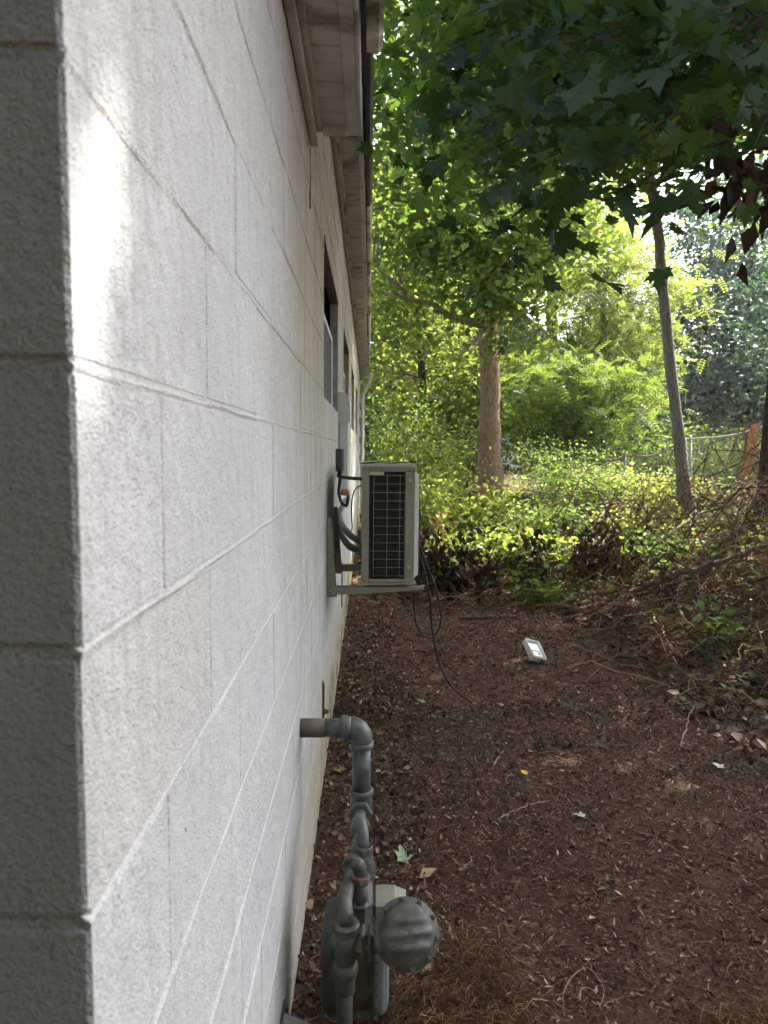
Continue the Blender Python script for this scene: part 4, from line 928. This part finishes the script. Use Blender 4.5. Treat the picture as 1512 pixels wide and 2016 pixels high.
sb = gp(1405, 1300); shrub('leafy_sapling', 'small pale green sapling on the right bank among leaf litter', sb.x, sb.y, .34, .15, 70, .085, T_LEAF, 'weed', 4, None)
sb = gp(1290, 1090); shrub('leafy_sapling', 'low green weed on the bank below the slim tree', sb.x, sb.y, .3, .4, 320, .06, T_LEAF, 'weed', 8, None)
sb = gp(1060, 1190); shrub('leafy_sapling', 'green weed at the back edge of the bare soil', sb.x, sb.y, .32, .34, 420, .07, T_LEAF, 'weed', 9, None)

n = 36000  # added leaf screen out of view, holds back sky light from behind
Pw = np.stack([rng.uniform(-14, 13, n), rng.uniform(-11, -6.5, n), rng.random(n) ** .8 * 15 - .2], 1); Pw += 1.2 * np.sin(Pw[:, [1, 2, 0]] * 1.3)
put('woodland', leaf_mesh('woodland', Pw, unit(n) + np.array([0, .3, .5]), unit(n), .42 * (.6 + .8 * rng.random(n)), T_WIDE, M['mid']), kind='stuff', label='unseen leaf mass added behind the viewpoint to block sky light', category='woodland')
n = 30000
Xw = rng.uniform(-8, 34, n); Yw = rng.uniform(44, 58, n); Zw = np.array([G(x, 50) for x in Xw[:1]])[0] + rng.random(n) ** 1.2 * (6.5 + 2.5 * np.sin(Xw * .45) + 1.2 * np.sin(Xw * 1.3))
put('woodland', leaf_mesh('woodland', np.stack([Xw, Yw, Zw], 1), unit(n) + np.array([0, -.2, .7]), unit(n), .5 * (.6 + .8 * rng.random(n)), T_WIDE, M['mid']), kind='stuff', label='far green wood closing the view behind the trees', category='woodland')
# low green cover over the bank and the far ground
n = 26000
X = rng.uniform(-.1, 12, n); Yv = 7.0 + rng.random(n) ** 1.5 * 22
keep = np.array([(mnoise.noise(Vector((x * .7, y * .7, 2.0))) + .35 * min(1, max(-1, (y - 8.6) / 2.0)) + .1) > .0 for x, y in zip(X, Yv)])
X, Yv = X[keep], Yv[keep]
nb = 6000; Xb = rng.uniform(2.2, 7, nb); Yb = rng.uniform(3.8, 11, nb)
kb = np.array([(mnoise.noise(Vector((x * 1.3, y * 1.3, 7.0))) > .06) for x, y in zip(Xb, Yb)]); X = np.concatenate([X, Xb[kb]]); Yv = np.concatenate([Yv, Yb[kb]])
Z = np.array([G(x, y) for x, y in zip(X, Yv)]) + rng.random(len(X)) ** 1.5 * .22 + .01; n = len(X)
put('ground_cover', leaf_mesh('ground_cover', np.stack([X, Yv, Z], 1), rng.normal(size=(n, 3)) * .45 + np.array([0, 0, 1.0]), rng.normal(size=(n, 3)), .065 * (.5 + rng.random(n)), T_LEAF, M['weed']), kind='stuff', label='low green weeds covering the bank and far ground', category='weeds')
# dark withered stalks between the bare soil and the sunny weeds
mb = MB(); DP = []
for k in range(170):
    x = random.uniform(.3, 2.9); y = random.uniform(7.2, 8.3)
    if mnoise.noise(Vector((x * 1.6, y * 1.6, 9.0))) < -.05: continue
    b = on(x, y); h = random.uniform(.25, .85)
    e = b + Vector((random.uniform(-.2, .2), random.uniform(-.2, .2), h)); w = wob(b, e, 3, .08); mb.tube(w, [.006, .005, .004, .002], 4, False)
    DP += [tuple(w[i].lerp(w[i + 1], random.random())) for i in (0, 1, 1, 2, 2, 2) for _ in range(3)]
st = put('withered_weeds', mb.mesh('withered_weeds', M['bark_dark']), kind='stuff', label='dark brown withered weeds at the back of the bare soil', category='weeds')
P = np.array(DP) + rng.normal(size=(len(DP), 3)) * .05; n = len(P)
put('withered_foliage', leaf_mesh('withered_foliage', P, rng.normal(size=(n, 3)), rng.normal(size=(n, 3)) * .5 + np.array([0, 0, -.9]), .085 * (.5 + rng.random(n)), T_LEAF, M['dead']), st, kind='stuff')

# ------------------------------------------------------------------ leaf litter, twigs and roots
def scatter(n, x0, x1, y0, y1, size, tmpl, lift, up=1.0, tilt=.45, pw=1.0, rsh=1.0):
    X = rng.uniform(x0, x1, n); Yv = y0 + (y1 - y0) * rng.random(n) ** pw
    X = np.maximum(X, XW + .01)
    Z = np.array([G(x, y) for x, y in zip(X, Yv)]) + rng.random(n) * lift + .002
    return leaf_mesh('litter', np.stack([X, Yv, Z], 1), rng.normal(size=(n, 3)) * tilt + np.array([0, 0, up]), rng.normal(size=(n, 3)) * np.array([1, 1, .25]), size * (.3 + 1.9 * rng.random(n) ** 3.0), tmpl, M['litter'], rng.random(n) ** rsh)
put('leaf_litter', scatter(95000, -.2, 2.6, 1.4, 4.2, .016, T_CHIP, .012, tilt=.65, rsh=.92), kind='stuff', label='brown crumbled leaf litter over the near soil', category='leaf litter')
put('leaf_litter', scatter(70000, -.2, 4.4, 4.0, 7.6, .023, T_CHIP, .016, tilt=.65, rsh=.92), kind='stuff', label='brown leaf litter over the middle of the yard', category='leaf litter')
put('leaf_litter', scatter(40000, 1.9, 8.0, 2.4, 12.0, .036, T_WIDE, .05, tilt=.7), kind='stuff', label='heaped dry leaves on the bank at right', category='leaf litter')
put('leaf_litter', scatter(5000, -.2, .25, 1.5, 6.5, .017, T_WIDE, .03, tilt=.9), kind='stuff', label='grey dry leaves gathered along the foot of the wall', category='leaf litter')
put('leaf_litter', scatter(14000, -.2, 9.0, 7.2, 18.0, .06, T_WIDE, .05, tilt=.6), kind='stuff', label='dry leaves under the weeds at the back', category='leaf litter')
def strands(n, x0, x1, y0, y1, ln, r, mask=None, lift=.02):
    vs, fs, rn = [], [], []; k = 0
    while k < n:
        x = random.uniform(x0, x1); y = random.uniform(y0, y1)
        k += 1
        if mask and mnoise.noise(Vector((x * 2.2, y * 2.2, 5.0))) < mask: continue
        a = random.uniform(0, 6.283); l = ln * random.uniform(.3, 1.5); c = random.uniform(-2.4, 2.4); m = 4; q = []
        z0 = random.random() * lift
        for i in range(m + 1):
            t = i / m; q.append((x, y, G(x, y) + .003 + z0 + lift * .8 * math.sin(math.pi * t) * random.random())); x += math.cos(a) * l / m; y += math.sin(a) * l / m; a += c / m
        rr = r * random.uniform(.5, 1.3); o = len(vs)
        for i, p_ in enumerate(q):
            dx, dy = -math.sin(a) * rr, math.cos(a) * rr; vs += [(p_[0] - dx, p_[1] - dy, p_[2]), (p_[0] + dx, p_[1] + dy, p_[2]), (p_[0], p_[1], p_[2] + rr * 1.5)]
        for i in range(m):
            for j in range(3): fs.append((o + i * 3 + j, o + i * 3 + (j + 1) % 3, o + i * 3 + 3 + (j + 1) % 3, o + i * 3 + 3 + j))
        rn += [random.random()] * (3 * (m + 1))
    me = bpy.data.meshes.new('strands'); me.from_pydata(vs, [], fs); at_ = me.attributes.new('rnd', 'FLOAT', 'POINT'); at_.data.foreach_set('value', rn); return me
me = strands(8000, .05, 1.15, 1.4, 2.1, .08, .0011, .06, .04); me.materials.append(M['roots']); put('root_mat', me, kind='stuff', label='matted fine brown roots on the soil in the foreground', category='roots')
me = strands(2600, .05, 2.0, 1.4, 2.7, .06, .0009, None, .012); me.materials.append(M['roots']); put('root_mat', me, kind='stuff', label='thin scatter of fine roots round the matted roots', category='roots')
me = strands(1500, -.15, 2.4, 1.8, 6.5, .09, .0016, None, .012); me.materials.append(M['litter']); put('small_twigs', me, kind='stuff', label='tiny twigs strewn over the soil', category='twigs')
me = strands(2600, 1.9, 6.5, 4.2, 10.5, .50, .0048, None, .20); me.materials.append(M['roots']); put('brush_twigs', me, kind='stuff', label='tangle of thin dead twigs on the bank', category='twigs')
me = strands(420, 2.5, 6.8, 5.2, 10.8, 1.2, .0052, None, .75); me.materials.append(M['litter']); put('brush_vines', me, kind='stuff', label='arching dead vines standing out of the bank', category='vines')
me = strands(420, .1, 2.6, 6.6, 8.6, .45, .005, None, .12); me.materials.append(M['roots']); put('brush_twigs', me, kind='stuff', label='tangle of dead twigs at the back of the soil', category='twigs')

def stick(name, label, pix, r, m, cat='branch', up=None, taper=.5, wobble=.012):
    P = [gp(px, py, r * .8) for px, py in pix]
    if up: P = [p + Vector((0, 0, u)) for p, u in zip(P, up)]
    pts = []
    for a, b in zip(P[:-1], P[1:]):
        for i in range(5): pts.append(a.lerp(b, i / 5) + Vector((random.uniform(-1, 1), random.uniform(-1, 1), random.uniform(-.3, .6))) * wobble)
    pts.append(P[-1]); k = len(pts)
    mb = MB(); mb.tube(pts, [r * (1 - taper * i / k) * random.uniform(.88, 1.1) for i in range(k)], 8)
    return mb.build(name, M[m], None, True, label=label, category=cat)
stick('fallen_branch', 'thick fallen branch with a pale broken end lying up the bank', [(1168, 1236), (1240, 1202), (1335, 1178), (1440, 1148), (1520, 1128)], .034, 'log', 'branch', (.04, .13, .18, .22, .25), .55, .02)
stick('fallen_branch', 'long thin fallen branch lying across in front of the sunny weeds', [(905, 1150), (1010, 1150), (1130, 1138), (1230, 1142), (1330, 1130)], .022, 'log', 'branch', (.16, .18, .2, .22, .2), .6, .02)
stick('fallen_branch', 'dark fallen branch slanting behind the thick broken one', [(1110, 1222), (1200, 1205), (1290, 1190), (1370, 1160)], .02, 'bark_dark', 'branch', (.04, .08, .1, .12))
stick('fallen_branch', 'crooked pale branch sloping down the bank near the white plastic piece', [(1258, 1222), (1300, 1250), (1318, 1292), (1334, 1325)], .013, 'twig', 'branch', (.06, .06, .05, .02))
stick('fallen_branch', 'thin branch arching up the bank towards the slim tree', [(1190, 1140), (1290, 1100), (1380, 1050), (1470, 1010)], .016, 'bark_grey', 'branch', (.05, .18, .25, .2))
stick('fallen_branch', 'short upright stick beside the thick broken branch', [(1244, 1210), (1246, 1185)], .012, 'twig', 'branch', (0, .2))
stick('old_board', 'dark rotting board lying at the back edge of the bare soil', [(905, 1224), (960, 1222), (1016, 1220)], .018, 'log', 'board', (.01, .01, .01), .1, .006)
stick('long_twig', 'long brown twig lying across the soil below the bank', [(1055, 1468), (1130, 1476), (1210, 1474), (1290, 1470)], .008, 'log', 'twig')
stick('long_twig', 'pale curved twig on the soil right of the grey pipe', [(978, 1624), (1010, 1602), (1050, 1590), (1082, 1578)], .0042, 'twig', 'twig')
stick('long_twig', 'thin twig standing out of the litter below the bank', [(1338, 1480), (1352, 1440), (1362, 1410)], .004, 'twig', 'twig', (0, .03, .06))
stick('long_twig', 'short pale twig near the cable end', [(966, 1516), (985, 1490), (992, 1476)], .004, 'twig', 'twig')
stick('long_twig', 'short twig lying above the gas regulator', [(900, 1726), (918, 1706), (931, 1690)], .0042, 'twig', 'twig')
stick('long_twig', 'thin pale twig at right under the bank', [(1240, 1335), (1262, 1368), (1290, 1352)], .005, 'twig', 'twig')
# a looping root at the bottom of the view
r0 = gp(1110, 2000)
def gpl(px, py, u): return gp(px, py) + Vector((0, 0, u))
cable('looping_root', 'thin yellowish root looping out of the matted roots', [gpl(1112, 2010, 0), gpl(1108, 1985, .03), gpl(1128, 1960, .05), gpl(1158, 1949, .055), gpl(1188, 1968, .03), gpl(1178, 2000, .01)], .0010, 'twig', 'root', 5)
cable('looping_root', 'short pale root curving inside the larger root loop', [gpl(1135, 1990, .02), gpl(1150, 1975, .035), gpl(1175, 1976, .02)], .0009, 'twig', 'root', 5)

# single leaves that stand out on the soil
def single_leaf(label, px, py, size, m, tmpl=T_WIDE, rz=0.0, tilt=.2, cat='leaf', up=.012):
    p = gp(px, py, up); mb = MB(); tv, tf = tmpl
    mt_ = Matrix.Translation(p) @ Euler((tilt, tilt * .6, rz)).to_matrix().to_4x4()
    vs = [mt_ @ (Vector(v) * size) for v in tv]; vs2 = [v + Vector((0, 0, -.0008)) for v in vs]; k = len(vs)
    mb.add(vs, tf); mb.add(vs2, [f[::-1] for f in tf])
    return mb.build('fallen_leaf', M[m], None, label=label, category='leaf', group='single leaves on the soil')
single_leaf('yellow leaf on the soil right of the cable end', 1036, 1532, .045, 'yellow_leaf', rz=.3)
single_leaf('yellow leaf at the wall foot beside the vertical grey pipe', 672, 1530, .05, 'yellow_leaf', T_LEAF, 1.0)
single_leaf('tan leaf just right of the vertical grey pipe', 738, 1528, .04, 'tan_leaf', T_LEAF, -1.2)
single_leaf('small yellow leaf by the wall beyond the grey pipe', 700, 1353, .05, 'yellow_leaf', rz=1.3)
single_leaf('pale green leaf in the middle of the bare soil', 1150, 1616, .05, 'pale_leaf', T_MAPLE2, 1.2, .25)
single_leaf('green maple leaf on the soil behind the gas meter', 792, 1706, .07, 'green_leaf', T_MAPLE2, .4, .8)
single_leaf('long curled tan leaf behind the gas regulator', 825, 1742, .075, 'tan_leaf', T_LEAF, -1.1, .35)
single_leaf('pale leaf on the litter near the right edge', 1418, 1518, .055, 'pale_leaf', T_MAPLE2, .2, .3)
single_leaf('small green leaf on the soil near the cable end', 990, 1395, .05, 'green_leaf', rz=.5)
single_leaf('narrow pale leaf in the matted roots', 1172, 1822, .035, 'tan_leaf', T_LEAF, 2.0)
single_leaf('green leaf beside the gas regulator', 833, 1900, .04, 'green_leaf', rz=1.0, tilt=.6)
single_leaf('green leaf lying left of the bare cable', 833, 1390, .06, 'green_leaf', T_MAPLE2, .9, .4)
single_leaf('pinkish leaf at the wall foot under the cooling unit', 736, 1312, .05, 'tan_leaf', rz=.9)

# discarded white plastic housing
wp = gp(1060, 1302)
pl = thing('plastic_housing', 'discarded white plastic lamp housing lying tipped on the soil', 'plastic housing', None, wp)
mt_ = Matrix.Translation(wp + Vector((-.03, 0, .075))) @ Euler((R_(36), R_(18), R_(24))).to_matrix().to_4x4() @ Matrix.Scale(.86, 4)
def wpp(nm, lo, hi, m, bev=.004): b = MB(); b.box(lo, hi, bev, mat=mt_); return part(nm, b, M[m], pl)
wpp('back', (-.07, -.095, -.03), (.07, .095, -.024), 'white_plastic', .002)
wpp('side', (-.078, -.1, -.03), (-.0705, .1, .028), 'white_plastic'); wpp('side', (.0705, -.1, -.03), (.078, .1, .028), 'white_plastic')
wpp('side', (-.0702, -.103, -.03), (.0702, -.0955, .028), 'white_plastic'); wpp('side', (-.0702, .0955, -.03), (.0702, .103, .028), 'white_plastic')
wpp('grey_lining', (-.068, .0, -.0235), (.068, .093, .004), 'grey_plastic', .003)
wpp('inner_shelf', (-.045, -.07, -.0235), (.05, -.02, .014), 'white_plastic', .003)
wpp('slot', (.01, -.055, .0145), (.035, -.035, .016), 'black', 0)

# ------------------------------------------------------------------ chain-link fence, leaning board
fa = on(6.95, 11.9); fb2 = on(5.4, 18.4); FH = 1.15
fe = thing('wire_fence', 'sagging galvanised chain link fence on top of the bank', 'fence', None, fa)
NPo = 4
for k in range(NPo):
    t = k / (NPo - 1); p = fa.lerp(fb2, t); p.z = G(p.x, p.y); b = MB(); lean = .05 if k == 0 else -.06
    b.tube([p - Vector((0, 0, .2)), p + Vector((lean, 0, FH + .05))], .028, 10); part('post', b, M['galv'], fe, True)
    b = MB(); b.lathe([(0, .032), (.02, .032), (.04, .02), (.045, .005)], p + Vector((lean, 0, FH + .05)), (0, 0, 1), 10); part('post_cap', b, M['galv'], fe, True)
def fpt(t, h):
    p = fa.lerp(fb2, t); s = .10 * math.sin(math.pi * t * 3) ** 2; g = G(p.x, p.y)
    return Vector((p.x - .10 * h * math.sin(t * 5), p.y, g + .02 + h * (FH - s)))
b = MB(); b.tube([fpt(k / 24, 1.0) for k in range(25)], .019, 8); part('top_rail', b, M['galv'], fe, True)
FLn = (fb2 - fa).length; nc = int(FLn / .062); mb = MB(); hs = FH / FLn
for k in range(-int(nc * hs) - 1, nc + 1):
    for s in (1, -1):
        t0 = k / nc; q = []
        for i in range(7):
            h = i / 6; t = t0 + h * hs if s > 0 else t0 + hs - h * hs
            if 0 <= t <= 1: q.append(fpt(t, h) + Vector((.003 * s, 0, 0)))
        if len(q) > 1: mb.tube(q, .0022, 4, False)
part('wire_mesh', mb, M['galv'], fe, kind='stuff')
bd = at(1464, 965, 11.6); bt_ = at(1486, 834, 11.7)
b = MB(); dxn = (bt_ - bd).normalized(); sd = Vector((1, -.35, 0)).normalized(); bd = bd - dxn * .2
b.prism([bd - sd * .07, bd + sd * .07, bt_ + sd * .085 + Vector((0, 0, .02)), bt_ - sd * .07 - Vector((0, 0, .03))], sd.cross(dxn) * .02)
b.build('leaning_board', M['orange_wood'], None, label='weathered orange brown board leaning on the fence end post', category='board')

# ------------------------------------------------------------------ brick house and car far behind
hx, hy = 6.2, 34.0; hb_ = on(hx, hy)
hs_ = thing('brick_house', 'red brick house glimpsed through the trees', 'house', None, hb_)
z0 = hb_.z - .4
b = MB(); b.box((hx - 4.2, hy, z0), (hx + 3.4, hy + 8, z0 + 5.6)); part('wall', b, M['brick'], hs_)
b = MB(); b.prism([(hx - 4.6, hy - .4, z0 + 5.6), (hx + 3.8, hy - .4, z0 + 5.6), (hx - .4, hy - .4, z0 + 8.6)], (0, 8.8, 0)); part('roof', b, M['shingle'], hs_)
for (wx, wz, ww, wh) in ((-3.2, .9, 1.1, 1.5), (-1.1, .9, 1.1, 1.5), (1.4, .9, 1.1, 1.5), (-3.2, 3.4, 1.1, 1.4), (-.9, 3.4, 1.1, 1.4), (1.4, 3.4, 1.1, 1.4)):
    x = hx + wx; z = z0 + wz + .4
    f = MB()
    for lo, hi in (((x - .08, z - .08), (x + ww + .08, z)), ((x - .08, z + wh), (x + ww + .08, z + wh + .1)), ((x - .08, z + .0005), (x, z + wh)), ((x + ww, z + .0005), (x + ww + .08, z + wh)), ((x + .0005, z + wh / 2 - .03), (x + ww - .0005, z + wh / 2 + .03))):
        f.box((lo[0], hy - .06, lo[1]), (hi[0], hy - .002, hi[1]))
    w = part('window', f, M['house_white'], hs_); g = MB(); g.box((x, hy - .03, z), (x + ww, hy - .004, z + wh)); part('pane', g, M['glass'], w)
b = MB(); b.box((hx + .1, hy - .05, z0), (hx + 1.0, hy - .002, z0 + 2.3)); part('door', b, M['house_white'], hs_)
b = MB(); b.box((hx - 4.2, hy - .05, z0 + 2.75), (hx + 3.4, hy - .0015, z0 + 2.95)); part('band', b, M['house_white'], hs_)

# ------------------------------------------------------------------ thin summer haze in the air
hzm = bpy.data.materials.new('haze'); hzm.use_nodes = True; nt = hzm.node_tree; nt.nodes.clear()
ho = N(nt, 'ShaderNodeOutputMaterial'); hv_ = N(nt, 'ShaderNodeVolumePrincipled', Density=0.0008, Anisotropy=0.3)
hv_.inputs['Color'].default_value = (0.92, 0.95, 1.0, 1); L(nt, hv_.outputs[0], ho.inputs['Volume'])
b = MB(); b.box((-950, -450, -1.6), (950, 1550, 26)); b.build('haze', hzm, None, kind='stuff', label='thin pale summer haze in the air', category='haze')
